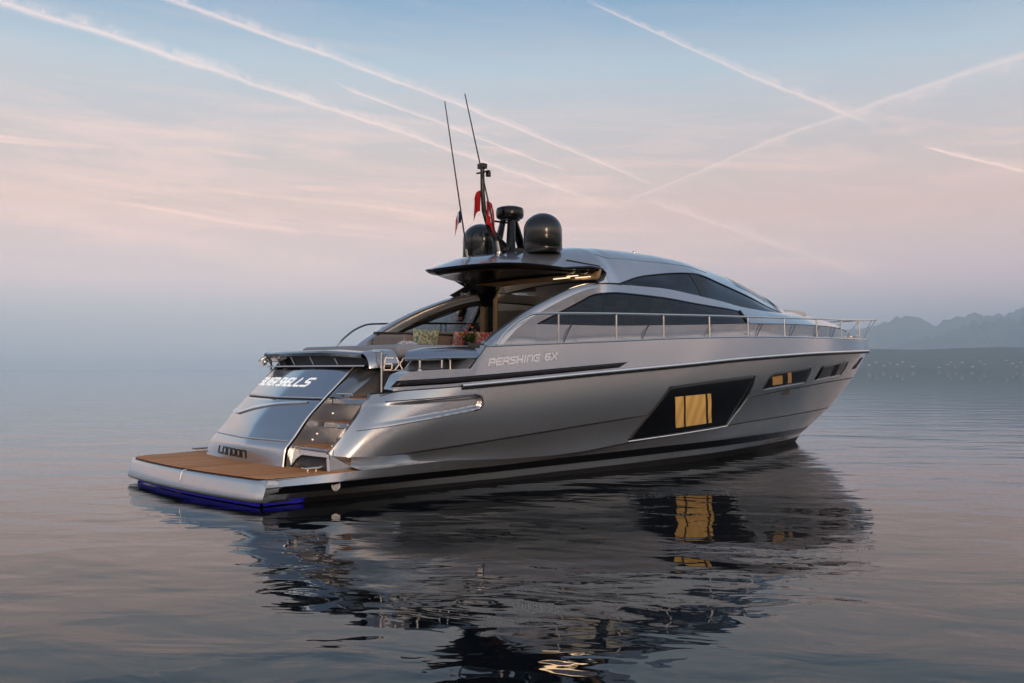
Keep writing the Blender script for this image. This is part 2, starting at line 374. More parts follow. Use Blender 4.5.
def skin(i, fa, fb, ns):
    """grid between two hull lines with rounding"""
    A = line_pts(fa, T_MAIN); B = line_pts(fb, T_MAIN); out = []
    for s in np.linspace(0, 1, ns):
        P = A*(1-s)+B*s
        P[:,1] += bulge(i, T_MAIN, np.full_like(T_MAIN, s))*np.clip(P[:,1]/.5,0,1)
        if i == 0: P[:,1] -= dent(P[:,0], P[:,2])
        out.append(P)
    return np.array(out)
SK = [skin(0, LR, LK, 90), skin(1, LK, LC, 16)]
TOP = np.array([line_pts(LG, T_MAIN)*(1-s)+line_pts(LR, T_MAIN, ua=3.2)*s for s in np.linspace(0,1,10)])
def V(u, z):
    """half breadth of the hull side at (u, z)"""
    zs = []; vs = []
    for S in (TOP, SK[0], SK[1]):
        for P in S:
            if P[0,0] <= u <= P[-1,0]+.02:
                zs.append(np.interp(u, P[:,0], P[:,2])); vs.append(np.interp(u, P[:,0], P[:,1]))
    k = np.argsort(zs); return float(np.interp(z, np.array(zs)[k], np.array(vs)[k]))
# superstructure lines
CF = pchip([(3.9,1.96,2.02),(5,1.83,2.08),(8,1.82,2.24),(9.57,1.75,2.31),(11.8,1.54,2.36),(13.5,1.25,2.38),(15,.92,2.40),(16.2,.53,2.43),(16.8,.26,2.45),(17.2,0,2.46)])
CB = pchip([(3.9,1.95,2.38),(4.9,1.85,2.42),(6.4,1.85,2.44),(7.9,1.84,2.49),(9.6,1.78,2.56),(10.8,1.7,2.61),(13,1.38,2.67),(14.8,1.0,2.69),(16.1,.57,2.67),(16.8,.25,2.63),(17.05,0,2.60)])
CT = pchip([(4.93,1.85,2.425),(5.5,1.78,2.64),(6.1,1.69,2.86),(6.4,1.655,2.975),(6.62,1.64,3.015),(7.1,1.63,3.05),(8.15,1.61,3.03),(9.3,1.57,2.96),(10.6,1.5,2.885),(10.75,1.49,2.87)])
CU = pchip([(3.9,1.97,2.04),(4.1,1.95,2.20),(4.4,1.92,2.38),(4.76,1.89,2.58),(5.39,1.83,2.85),(6.1,1.74,3.08),(6.5,1.66,3.15),(7.3,1.52,3.2),(8.28,1.49,3.2),(9.36,1.45,3.13),(10.3,1.38,3.05),(11.16,1.29,2.97),(12.47,1.08,2.93),(13.1,.88,2.94),(13.7,.58,3.0),(14.1,.25,3.05),(14.25,0,3.06)])
C2 = pchip([(7.2,1.53,3.21),(7.9,1.36,3.385),(8.4,1.26,3.46),(8.89,1.18,3.52),(9.4,1.14,3.565),(9.8,1.11,3.58),(10.1,1.10,3.55),(10.59,1.06,3.46),(11.77,.97,3.23),(12.6,.87,3.05),(13.05,.82,2.965)])
ROOF = pchip([(4.25,3.40),(4.61,3.53),(4.96,3.645),(5.66,3.76),(6.25,3.85),(7.35,3.95),(8.5,4.005),(9.3,4.01),(10.03,3.98),(11,3.89),(12,3.73),(12.85,3.52),(13.5,3.32),(14.1,3.10),(14.3,3.06)])
OV = pchip([(4.25,0,3.385),(4.27,.14,3.395),(4.4,.4,3.42),(4.72,.70,3.46),(5.0,1.0,3.475),(5.25,1.2,3.47),(5.6,1.35,3.45),(6.0,1.43,3.43),(6.4,1.47,3.44),(6.85,1.5,3.44)])
#ENDGEOM

# ------------------------------------------------------------------ the yacht
yacht = empty('motor_yacht', (-4.552, 13.864, 0), R(41))
tag(yacht, 'silver grey motor yacht with dark hull windows and teak swim platform afloat on calm water', 'yacht')
def resample(pts, n):
    P = np.array(pts, float); d = np.concatenate([[0], np.cumsum(np.linalg.norm(np.diff(P, axis=0), axis=1))])
    t = np.linspace(0, d[-1], n); return np.stack([np.interp(t, d, P[:,k]) for k in range(P.shape[1])], 1)
def patch(bot, top, n, m, off=.012, surf=V):
    B, T = resample(bot, n), resample(top, n); G = []
    for s in np.linspace(0, 1, m):
        Q = B*(1-s)+T*s; G.append([(u, surf(u, z)+off, z) for u, z in Q])
    return np.array(G)
def on(surf, pts, off): return [(u, surf(u, z)+off, z) for u, z in pts]
def dens(pts, step=.12):
    out = []
    for a, b in zip(pts[:-1], pts[1:]):
        a, b = np.array(a, float), np.array(b, float); k = max(1, int(np.linalg.norm(b-a)/step))
        out += [tuple(a+(b-a)*i/k) for i in range(k)]
    return out+[tuple(pts[-1])]

def area(name, loc, size, power, col, rot=(0,0,0)):
    d = bpy.data.lights.new(name, 'AREA'); d.shape = 'RECTANGLE'; d.size, d.size_y = size; d.energy = power; d.color = col
    o = bpy.data.objects.new(name, d); COL.objects.link(o); o.parent = yacht; o.location = (loc[0], -loc[1], loc[2]); o.rotation_euler = rot; return o
# --- hull, both sides in one mesh
h = MB(); hp = MB(); PS = np.array([1,-1,1])
for S in SK: h.grid(S); hp.grid(S[:, 20:]*PS)
Lu = np.linspace(0, 1, 200)
# narrow bands towards the water
def band(fa, fb, n, ua=None, ub=None, va=None, vb=None, off=0):
    A = line_pts(fa, Lu, ua, ub); B = line_pts(fb, Lu, va, vb)
    return np.array([A*(1-s)+B*s+np.array([0, off, 0]) for s in np.linspace(0,1,n)])
# lower edge of the topsides: LT up to u 4.4 then LC
def lower_edge(t):
    u = t*16.5; out = []
    for x in u:
        f = LT if x < 4.4 else LC
        v_, z_ = f(x); out.append((x, float(v_), float(z_)))
    return np.array(out)
LE = lower_edge(Lu)
SE = line_pts(LS, Lu); YE = line_pts(LY, Lu); BE = line_pts(LB, Lu)
for q in (h, hp):
    k = np.array([1, 1 if q is h else -1, 1])
    i0 = 0 if q is h else 10
    q.grid(np.array([LE*(1-s)+SE*s for s in np.linspace(0,1,5)])[:, i0:]*k)
    q.grid(np.array([SE*(1-s)+BE*s for s in np.linspace(0,1,5)])[:, i0:]*k)
    q.grid(np.array([BE*(1-s)+YE*s for s in np.linspace(0,1,4)])[:, i0:]*k)
    # ledge between the quarter and the platform side
    lu = np.linspace(1.45, 3.4, 24); q.grid(np.array([[(u, *LC(u)) for u in lu], [(u, *LT(u)) for u in lu]])*k)
    q.grid(TOP*k)
vb_ = lambda u: float(LR(u)[0])
# aft of the slanted seam a low bulwark
bl = pchip([(2.02,1.42),(2.12,1.62),(2.38,1.685),(2.67,1.70),(3.2,1.72)])
for q, ua in ((h, 2.02), (hp, 2.7)):
    k = np.array([1, 1 if q is h else -1, 1]); bu = np.linspace(ua, 3.2, 40)
    zt = lambda u: max(float(bl(u)[0]), float(LR(u)[1])+.002)
    q.grid(np.array([[(u, vb_(u), float(LR(u)[1])*(1-s)+zt(u)*s) for u in bu] for s in np.linspace(0,1,6)])*k)
    q.grid(np.array([[(u, vb_(u), zt(u)) for u in bu], [(u, vb_(u)-.24, zt(u)+.015) for u in bu]])*k)
    # triangle closing the slanted seam
    q.add([(3.2, k[1]*vb_(3.2), 1.475), (3.2, k[1]*vb_(3.2), 1.72), (3.5, k[1]*2.35, 2.04), (3.5, k[1]*2.36, 1.5)], [(0,1,2)])
nv = len(h.v); h.v += hp.v; h.f += [tuple(i+nv for i in f) for f in hp.f]; h.m += hp.m
h.build('hull', M['hull'], yacht, ang=24)
# quarter rim: the inward-facing edge of the hull beside the stairs
rim = [np.array(SK[0])[i][0] for i in range(90)]
rg = np.array([[tuple(p) for p in rim], [(p[0]+.10, p[1]-.21, p[2]+.02) for p in rim], [(p[0]+.4, p[1]-.23, p[2]+.02) for p in rim]])
MB().grid(rg).build('quarter_rim', M['hatch'], yacht, ang=60)

for sd, a0 in ((1, 0), (-1, .5)):
    o_ = np.array([0, .006, 0])
    MB().grid(np.array([(line_pts(LS, Lu, ua=.30+a0)*(1-s)+line_pts(LB, Lu, ua=.08+a0)*s+o_)*np.array([1,sd,1]) for s in np.linspace(0,1,5)])).build('boot_stripe', M['black'], yacht)
LWp = line_pts(LW, Lu, ua=.7); 
b = MB(); b.grid(np.array([line_pts(LY, Lu, ua=.7), LWp, line_pts(LKeel, Lu, ua=.7)])); b.build('hull_bottom', M['antifoul'], yacht, mirror=True)
# chine strakes cast off the side: thin black crease lines
def line_on(pts, name, m, r, off=.0, mirror=False, step=.12, parent=yacht, seg=6):
    MB().tube(on(V, dens(pts, step), off), r, seg).build(name, m, parent, mirror=mirror)
knuckle_a = [(u, float(LK(u)[1])) for u in np.linspace(1.9, 7.05, 60)]
knuckle_b = [(u, float(LK(u)[1])) for u in np.linspace(10.25, 17.2, 70)]
def tube3(f, a, b_, name, m, r, off=.002, mirror=True, taper=True, n=80, seg=6):
    us = np.linspace(a, b_, n); rr = [r*min(1, .15+3*min(i, n-1-i)/n*3) if taper else r for i in range(n)]
    MB().tube([(u, float(f(u)[0])+off, float(f(u)[1])) for u in us], rr, seg).build(name, m, yacht, mirror=mirror)
tube3(LK, 1.9, 7.2, 'hull_crease', M['rubber'], .013, mirror=False)
tube3(LK, 2.4, 7.2, 'hull_crease', M['rubber'], -.013, off=.002, mirror=False) if False else None
tube3(LK, 10.25, 17.3, 'hull_crease', M['rubber'], .011)
tube3(LC, 5.2, 16.2, 'hull_crease', M['rubber'], .011)
# rub rail: bright strip with a black shadow gap under it
us = np.linspace(3.05, 18.2, 150)
MB().grid(np.array([[(u, float(LR(u)[0])+o, float(LR(u)[1])+dz) for u in us] for o, dz in ((0,.028),(.028,.024),(.034,.008),(.028,-.008),(0,-.012))])).build('rub_rail', M['white_trim'], yacht, mirror=True)
MB().grid(np.array([[(u, float(LR(u)[0])+o, float(LR(u)[1])+dz) for u in us] for o, dz in ((.0,-.0125),(.018,-.0125),(.012,-.05),(.0,-.052))])).build('rub_rail_gasket', M['rubber'], yacht, mirror=True)
tube3(LR, 1.85, 3.05, 'quarter_seam', M['rubber'], .008, taper=False, mirror=False)
# black slash of glass above the rub rail
sb = [(1.98,1.46),(2.85,1.503),(4.48,1.614),(6.227,1.735)]; st = [(2.06,1.55),(2.848,1.592),(4.484,1.697),(6.445,1.828)]
def Vs(u, z): return max(V(u, z), float(LR(u)[0])) if u > 3.2 else vb_(u)
for k in (1, -1):
    g = patch(sb, st, 50, 4, .010, Vs)
    o = MB().grid(g).build('side_window', M['black'], yacht, solid=.02, soff=0) if k > 0 else None
    if k < 0: MB().grid(g[:, 14:]*np.array([1,-1,1])).build('side_window', M['black'], yacht, solid=.02, soff=0)
# recess outline lines in the quarter
line_on([(1.9,1.268),(2.5,1.303),(3.3,1.349)], 'recess_edge', M['rubber'], .007, .0)
line_on([(3.3,1.349),(3.42,1.29),(3.44,1.2),(3.39,1.135),(3.28,1.112)], 'recess_edge', M['rubber'], .010, -.002, step=.03)
line_on([(1.5,.885),(2.24,.98),(3.28,1.112)], 'recess_edge', M['silver_dark'], .007, -.001)

# --- hull windows
def hull_window(bot, top, n, m, side, frame_pts, fm='white_trim'):
    s = np.array([1, side, 1]); g = patch(bot, top, n, m, .012)
    w = MB().grid(g*s).build('hull_window', M['black'], yacht, solid=.02, soff=0)
    fr = [tuple(np.array(p)*s) for p in on(V, dens(frame_pts, .06), .02)]
    MB().tube(fr, .011, 6).build('window_trim', M[fm], w)
    return w
def sub_patch(bot, top, name, m, parent, side, off=.026, n=6, k=6):
    return MB().grid(patch(bot, top, n, k, off)*np.array([1, side, 1])).build(name, m, parent)
for side in (1, -1):
    w = hull_window([(6.81,.502),(8.3,.575),(9.786,.64)], [(7.583,1.414),(8.9,1.515),(10.186,1.598)], 40, 16, side, [(10.19,1.60),(10.225,1.40),(10.2,1.17),(10.1,1.0),(9.79,.638),(9.3,.61),(6.81,.497)])
    # the front corner leans out past the lower one
    f2 = MB().grid(patch([(9.786,.64),(10.1,1.0),(10.217,1.167)], [(10.0,1.35),(10.1,1.5),(10.186,1.598)], 10, 6, .0125)*np.array([1,side,1])).build('window_corner', M['black'], w)
    sub_patch([(8.06,.675),(9.19,.725)], [(7.75,1.23),(8.815,1.273)], 'lit_pane', M['curtain'], w, side)
    sub_patch([(8.30,.68),(8.35,.683)], [(7.99,1.24),(8.04,1.242)], 'mullion', M['black_matt'], w, side, .032)
    sub_patch([(9.01,.71),(9.08,.712)], [(8.63,1.27),(8.69,1.272)], 'mullion', M['black_matt'], w, side, .032)
    sub_patch([(9.58,1.14),(9.93,1.155)], [(9.40,1.365),(9.73,1.38)], 'opening_pane', M['black'], w, side, .028)
    w = hull_window([(10.71,1.32),(12.587,1.431)], [(10.80,1.56),(11.0,1.638),(12.502,1.75)], 26, 8, side, [(12.52,1.755),(12.60,1.60),(12.60,1.43),(10.71,1.312)])
    sub_patch([(11.02,1.395),(11.45,1.42)], [(10.86,1.56),(11.26,1.59)], 'lit_pane', M['dim_glow'], w, side)
    sub_patch([(11.70,1.425),(11.87,1.435)], [(11.46,1.636),(11.61,1.652)], 'lit_pane', M['dim_glow'], w, side)
    w = hull_window([(13.198,1.482),(15.006,1.585)], [(13.20,1.77),(14.895,1.892)], 24, 8, side, [(14.9,1.895),(15.02,1.75),(15.01,1.58),(13.19,1.474)])
    sub_patch([(14.1,1.55),(14.5,1.57)], [(13.95,1.80),(14.35,1.83)], 'opening_pane', M['rubber'], w, side)
    g = patch([(16.0,1.72),(16.5,1.735)], [(16.35,1.98),(16.62,1.995)], 6, 4, .008)*np.array([1,side,1])
    MB().grid(g).build('anchor_pocket', M['black_matt'], yacht, solid=.015, soff=0)

# --- lettering: strokes laid as raised ribbons
FONT = {'P': [[(0,0),(.0,1),(.9,1),(1,.9),(1,.5),(.9,.42),(0,.42)]], 'E': [[(1,1),(.1,1),(0,.9),(0,.1),(.1,0),(1,0)],[(0,.5),(.85,.5)]],
 'R': [[(0,0),(0,1),(.9,1),(1,.9),(1,.55),(.9,.45),(.15,.45)],[(.5,.45),(1,0)]], 'S': [[(1,1),(.1,1),(0,.9),(0,.6),(.1,.5),(.9,.5),(1,.4),(1,.1),(.9,0),(0,0)]],
 'H': [[(0,0),(0,1)],[(1,0),(1,1)],[(0,.5),(1,.5)]], 'I': [[(.5,0),(.5,1)]], 'N': [[(0,0),(0,1),(.9,1),(1,.9),(1,0)]],
 'G': [[(1,1),(.1,1),(0,.9),(0,.1),(.1,0),(.9,0),(1,.1),(1,.5),(.5,.5)]], '6': [[(1,1),(.1,1),(0,.9),(0,.1),(.1,0),(.9,0),(1,.1),(1,.4),(.9,.5),(0,.5)]],
 'X': [[(0,0),(1,1)],[(0,1),(1,0)]], 'L': [[(0,1),(0,.1),(.1,0),(1,0)]], 'O': [[(.1,0),(.9,0),(1,.1),(1,.9),(.9,1),(.1,1),(0,.9),(0,.1),(.1,0)]],
 'D': [[(0,0),(0,1),(.8,1),(1,.8),(1,.2),(.8,0),(0,0)]], 'V': [[(0,1),(.5,0),(1,1)]], 'A': [[(0,0),(0,.8),(.2,1),(.8,1),(1,.8),(1,0)],[(0,.45),(1,.45)]],
 'W': [[(0,1),(0,.1),(.1,0),(.9,0),(1,.1),(1,1)],[(.5,0),(.5,.8)]]}
def letters(text, place, w, hgt, gap, slant, stroke, name, m, parent, widths={}):
    """place(x, y) maps running metres along / up the word to a 3D point and its outward normal"""
    mb = MB(); x0 = 0
    for ch in text:
        if ch == ' ': x0 += w*.95; continue
        cw = w*widths.get(ch, 1)
        for st_ in FONT[ch]:
            pts = dens([(x0+a*cw+slant*b_*hgt, b_*hgt) for a, b_ in st_], .04)
            P = np.array(pts); T = np.gradient(P, axis=0); T /= np.linalg.norm(T, axis=1)[:,None]+1e-9; Nn = np.stack([-T[:,1], T[:,0]], 1)
            a, b2 = P+Nn*stroke/2, P-Nn*stroke/2
            a[0] -= T[0]*stroke/2; b2[0] -= T[0]*stroke/2; a[-1] += T[-1]*stroke/2; b2[-1] += T[-1]*stroke/2
            G = []
            for off in (0, 1):
                G.append(([place(x, y, off) for x, y in a], [place(x, y, off) for x, y in b2]))
            mb.grid(np.array([G[0][0], G[1][0], G[1][1], G[0][1]]))
        x0 += cw+gap
    return mb.build(name, m, parent, flat=True)
for side in (1, -1):
    def plc(x, y, off, side=side):
        u = 3.53+x if side > 0 else 3.53+1.33-x
        z = 1.762+(u-3.53)*.078+y; return (u, side*(V(u, z)+.004+.006*off), z)
    letters('PERSHING', plc, .098, .088, .034, .28, .023, 'name_lettering', M['white_letter'], yacht, {'I': .35})
    letters('6X', lambda x, y, off: plc(x+1.09, y, off), .098, .088, .034, .28, .023, 'model_lettering', M['white_letter'], yacht)

# --- swim platform
def plat_u(v, low=0):    # aft edge, gently rounded in plan
    a = abs(v); return -.17+.17*(a/2.33)**2 + (.62*max(0, (a-1.75)/.58)**2.6 if v < 0 else .0*a) + .10*max(0,(a-2.0)/.33)**3
vv = np.concatenate([np.linspace(-2.30, -1.6, 30), np.linspace(-1.58, 2.0, 50), np.linspace(2.02, 2.30, 10)])
def pedge(off, z, du=0): return [(plat_u(v)+du+off*0, v*(1-off/2.33), z) for v in vv]
pf = MB()
# fascia: rounded section from the teak edge down to the lower lip
rows = [(.00,.346,.12),(.0,.346,.03),(.0,.338,.018),(.0,.29,.0),(.0,.20,-.030),(.0,.13,-.052),(.0,.09,-.05),(.0,.072,-.03),(.0,.070,.45)]
pf.grid(np.array([pedge(o_, z_, du_) for o_, z_, du_ in rows]))
# port side of the platform closes on the hull
pf.build('swim_platform', M['silver'], yacht, ang=50)
# rounded side closings at the aft corners, running into the hull side
for side in (1, -1):
    v = 2.30*side; u0 = plat_u(v); u1 = u0+.16
    ring = [(u0+du, side*(2.30-.0), z) for _, z, du in rows[:8]]
    end = [(u1, side*float(LT(u1)[0]), .352), (u1, side*(float(LT(u1)[0])+.002), .346), (u1, side*2.275, .335), (u1, side*2.30, .30), (u1, side*2.305, .22), (u1, side*2.25, .14), (u1, side*2.15, .082), (u1, side*2.12, .075)]
    MB().grid(np.array([ring, end])).build('platform_corner', M['silver'], yacht, ang=60)
# deck of the platform: silver margin and teak inlay
def transom_foot(v): return .86+.10*abs(v)**1.2
dk = MB(); vs_ = np.linspace(-2.3, 2.3, 60)
dk.grid(np.array([[(plat_u(v)+.02, v, .346) for v in vs_], [(1.46, min(2.26, v) if v > 0 else max(v, -2.26), .356) for v in vs_]]))
dk.build('platform_margin', M['silver'], yacht)
tk = MB(); vs_ = np.linspace(-2.24, 2.24, 60)
tk.grid(np.array([[(plat_u(v)+.07+ (u_-0)*(1.95-plat_u(v)-.07), v*(1-.10*max(0,u_-.5)*(v>0)), .3525+.010*u_) for v in vs_] for u_ in np.linspace(0,1,12)]))
tk.build('teak_deck', M['teak'], yacht, solid=.006, soff=1)
MB().tube([(plat_u(v)+.065, v, .356) for v in vs_], .004, 6).build('deck_edging', M['rubber'], yacht)
MB().tube([(plat_u(.35)+a, .35+.0*z, z) for a, z in ((.05,.352),(-.0,.342),(-.024,.30),(-.039,.22),(-.024,.14),(.03,.083))], .006, 6).build('platform_seam', M['white_trim'], yacht)
# black inset with round fitting on the platform side is the boot stripe itself; the fitting:
fv = float(LS(1.05)[0])
MB().lathe([(.0,.02),(.05,.02),(.055,.026),(.066,.026),(.07,.0)], (1.05, fv-.03, .21), 24, 'y').build('side_fitting', M['chrome'], yacht)
# cleats
def cleat(u, v, z, rz, s=1):
    m_ = MB()
    for k in (-1, 1):
        m_.tube([(u+k*.05*s*math.cos(rz), v+k*.05*s*math.sin(rz), z), (u+k*.05*s*math.cos(rz), v+k*.05*s*math.sin(rz), z+.05*s)], .012*s, 8)
    m_.tube([(u+k*s*math.cos(rz), v+k*s*math.sin(rz), z+dz*s) for k, dz in ((-.13,.068),(-.09,.055),(0,.055),(.09,.055),(.13,.068))], [.008*s,.013*s,.014*s,.013*s,.008*s], 8)
    m_.build('mooring_cleat', M['chrome'], yacht)
cleat(.86, 2.0, .362, R(0), 1.15); cleat(1.15, -2.1, .362, 0, 1.15)
for k in (1, -1): cleat(10.09, 2.16*k, 2.32, R(-6*k), 1.1); cleat(8.7, 2.22*k, 2.28, 0, .8)
# underwater lamp strip under the lip
lp = MB(); lv = np.linspace(-2.1, 2.12, 50)
lp.grid(np.array([[(plat_u(v)+.10, v, z) for v in lv] for z in (.068, .012)])); lp.grid(np.array([[(plat_u(2.12)+.16+u_*2.0, 2.08-.1*u_, z) for u_ in np.linspace(0,1,10)] for z in (.066,.012)]))
lp.build('underwater_light', M['blue_lamp'], yacht)

# --- transom and garage hatch
pV1 = pchip([(.352,.99),(.61,1.03),(.68,1.09),(.75,1.15),(1.02,1.36),(1.26,1.60),(1.5,1.86),(1.71,2.09),(1.8,2.19)])
def TU(v, z):
    b_ = .08+.10*min(1, max(0, (z-.36)/.5)); return float(pV1(z)[0])-b_+b_*abs(v)**1.25+(.25*max(0, (-v-1.6)/.35)**3)
tv = np.concatenate([np.linspace(-1.95, -1.5, 14), np.linspace(-1.45, 1.0, 40)])
def tgrid(z0, z1, n, off=0, v0=-1.95, v1=1.0, m=50):
    return np.array([[(TU(v, z)-off, v, z) for v in np.linspace(v0, v1, m)] for z in np.linspace(z0, z1, n)])
MB().grid(tgrid(.352, .655, 8)).grid(tgrid(.655,.70,4,.0)).build('transom', M['silver'], yacht, ang=60)
zz_ = np.linspace(.352, 1.74, 30)
MB().grid(np.array([[(TU(-1.95, z), -1.95, z) for z in zz_], [(TU(-1.95, z)+.12, -2.04, z) for z in zz_], [(TU(-1.95, z)+.75, -2.12, z) for z in zz_]])).build('transom_return', M['silver_dark'], yacht, ang=60)
hatch = MB().grid(tgrid(.70, 1.262, 20, .012)).build('garage_hatch', M['hatch'], yacht, ang=60, solid=.03, soff=-1)
upper = MB().grid(tgrid(1.292, 1.72, 14, .008)).build('transom_upper_panel', M['hatch'], yacht, ang=60, solid=.03, soff=-1)
MB().grid(tgrid(1.262, 1.292, 2, -.02)).build('hatch_gap', M['rubber'], yacht)
# accent moulding on the hatch: a shallow V
ac = [(-1.78,1.10),(-1.45,1.075),(-1.22,1.075),(-.6,1.17),(.2,1.235),(.75,1.252)]
acd = dens(ac, .08)
mw = lambda v: .05*(1-.75*max(0,(v+.6)/1.35))
MB().grid(np.array([[(TU(v, z)-.014, v, z) for v, z in acd], [(TU(v, z-mw(v))-.042, v, z-mw(v)) for v, z in acd], [(TU(v, z-mw(v)-.012)-.013, v, z-mw(v)-.012) for v, z in acd]])).build('hatch_moulding', M['white_trim'], hatch)
# trims down both edges
for v, m_, r in ((1.0, 'white_trim', .014), (-1.955, 'rubber', .016)):
    MB().tube([(TU(v, z)-.012, v, z) for z in np.linspace(.353, 1.74, 50)], r, 8).build('hatch_edge_trim', M[m_], yacht)
def place_t(x0, z0, off0=0):
    def f(x, y, off): v = x0+x; z = z0+y; return (TU(v, z)-.010-.006*off-off0, v, z)
    return f
def pt_london(x, y, off):
    v = -1.12+x; z = .432+y; return (TU(v, z)-.004-.006*off, v, z)
letters('LONDON', pt_london, .145, .095, .055, 0.12, .026, 'port_lettering', M['black_letter'], yacht)
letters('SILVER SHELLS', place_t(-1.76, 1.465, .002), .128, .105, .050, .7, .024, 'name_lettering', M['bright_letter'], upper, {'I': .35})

# --- stair well on the starboard side
MB().grid(np.array([[(TU(1.0, z)+.02, 1.03, z) for z in np.linspace(.36, 1.72, 30)], [(TU(1.0, z)+.9, 1.03, z) for z in np.linspace(.36, 1.72, 30)]])).build('stair_side_panel', M['silver'], yacht)
stair = MB().box((1.62,1.46,.62), (.02,.86,.02)).build('stairs', M['silver'], yacht)
fac = np.array([[(1.08+.05*(v-1.03)+ (z-.36)*.25, v, z) for v in np.linspace(1.03, 2.0, 14)] for z in np.linspace(.354, .645, 5)])
MB().grid(fac).build('riser', M['silver'], stair)
MB().add([(1.14,2.0,.356),(1.46,2.0,.356),(1.45,1.99,.41),(1.13,2.0,.58),(1.12,1.96,.645)], [(0,1,2,3,4)]).build('riser', M['silver'], stair)
def fx(v, z, o=.006): return (1.08+.05*(v-1.03)+(z-.36)*.25-o, v, z)
MB().add([fx(1.08,.358), fx(1.92,.358), fx(1.84,.52), fx(1.28,.52), fx(1.18,.47)], [(0,1,2,3,4)]).build('step_recess', M['brown'], stair, solid=.006, soff=1)
MB().tube([fx(1.05,.358,.01), fx(1.16,.475,.01), fx(1.27,.53,.01), fx(1.84,.53,.01)], .010, 6).build('recess_trim', M['rubber'], stair)
def tread(u0, u1, v0, v1, z, th):
    t_ = MB().box(((u0+u1)/2, (v0+v1)/2, z-th/2), (u1-u0, v1-v0, th)).build('step', M['hatch'], stair, bevel=.012)
    MB().box(((u0+u1)/2+.01, (v0+v1)/2, z+.005), (u1-u0-.05, v1-v0-.04, .008)).build('step_teak', M['teak'], t_)
tread(1.12, 1.72, 1.04, 1.90, .648, .04)
tread(1.55, 2.0, 1.12, 1.90, .965, .075)
tread(1.74, 2.9, 1.04, 2.0, 1.30, .09)
MB().grid(np.array([[(1.70, v, z) for v in np.linspace(1.03, 1.92, 4)] for z in (.65, .90)])).build('riser', M['silver'], stair)
MB().grid(np.array([[(1.99, v, z) for v in np.linspace(1.03, 1.95, 4)] for z in (.96, 1.24)])).build('riser', M['silver'], stair)
MB().tube([(1.984,1.52,.97),(1.984,1.52,1.23)], .006, 6).build('panel_seam', M['rubber'], stair)
MB().lathe([(0,-.05),(.035,-.05),(.04,-.03),(.05,0)], (1.69,1.42,.80), 16, 'x').build('shower_fitting', M['chrome'], stair)
MB().lathe([(0,-.03),(.035,-.03),(.045,0)], (1.69,1.62,.79), 16, 'x').build('shower_fitting', M['black'], stair)
for v, z in ((1.035,.80),(1.035,1.08),(1.035,.72)):
    MB().lathe([(0,.012),(.007,.01),(.009,0)], (1.42+(z-.72)*.9, v, z), 12, 'y').build('step_light', M['lamp'], stair)
# polished grab on the upper step edge
MB().tube([(1.72,1.1,1.335),(1.74,1.12,1.36),(1.80,1.45,1.36),(1.80,1.47,1.33)], .014, 8).build('grab_handle', M['chrome'], stair)
# moulded side console beside the upper steps
cs = MB()
A_ = [(1.66,1.31),(1.80,1.44),(2.12,1.70),(2.6,1.74)]; B_ = [(1.72,1.31),(1.95,1.40),(2.3,1.62),(2.6,1.64)]
cs.grid(np.array([[(u, 1.05, z) for u, z in A_], [(u+.01, 1.12, z+.01) for u, z in A_], [(u+.05, 1.22, z-.01) for u, z in A_], [(u+.14, 1.30, z-.03) for u, z in A_], [(2.30+.1*i, 1.34, z-.03) for i, (u, z) in enumerate(A_)]]))
cs.build('side_console', M['silver_dark'], yacht, ang=60)
MB().add([(1.84,1.31,1.31),(2.75,1.62,1.31),(2.75,1.62,1.62),(2.28,1.36,1.66)], [(0,1,2,3)]).build('console_face', M['brown'], yacht, solid=.03, soff=0, bevel=.01)
# gate with its post
gate = MB().tube([(2.25,1.52,1.32),(2.25,1.52,1.95)], .022, 10).build('gate', M['chrome'], yacht)
MB().tube([(2.25,1.5,1.955),(2.27,1.25,1.96)], .018, 8).tube([(2.25,1.52,1.685),(2.62,1.75,1.69)], .012, 8).tube([(2.25,1.52,1.90),(2.3,1.56,1.93)], .012, 8).build('gate_rail', M['chrome'], gate)
def pgate(x, y, off):
    d = Vector((.84,.54,0)); n_ = Vector((-.54,.84,0)); p = Vector((2.27,1.54,1.70))+d*x+n_*(.012*off)+Vector((0,0,y)); return tuple(p)
letters('6X', pgate, .11, .17, .05, .12, .018, 'gate_lettering', M['chrome'], gate)

# --- aft spoiler with its open struts
def su(v): return 2.04+.17*min(1, abs(v/1.9))**1.5
sv_ = np.linspace(-1.98, 1.18, 50)
sp = MB(); rows = [(0,1.94),(-.01,1.96),(.01,1.985),(.06,2.0),(.34,2.01),(.34,1.94),(.06,1.91),(.01,1.92),(0,1.94)]
sp.grid(np.array([[(su(v)+du, v, z-.05*max(0,(v-.2)/1.0)) for v in sv_] for du, z in rows]))
spo = sp.build('aft_spoiler', M['silver_dark'], yacht, ang=50)
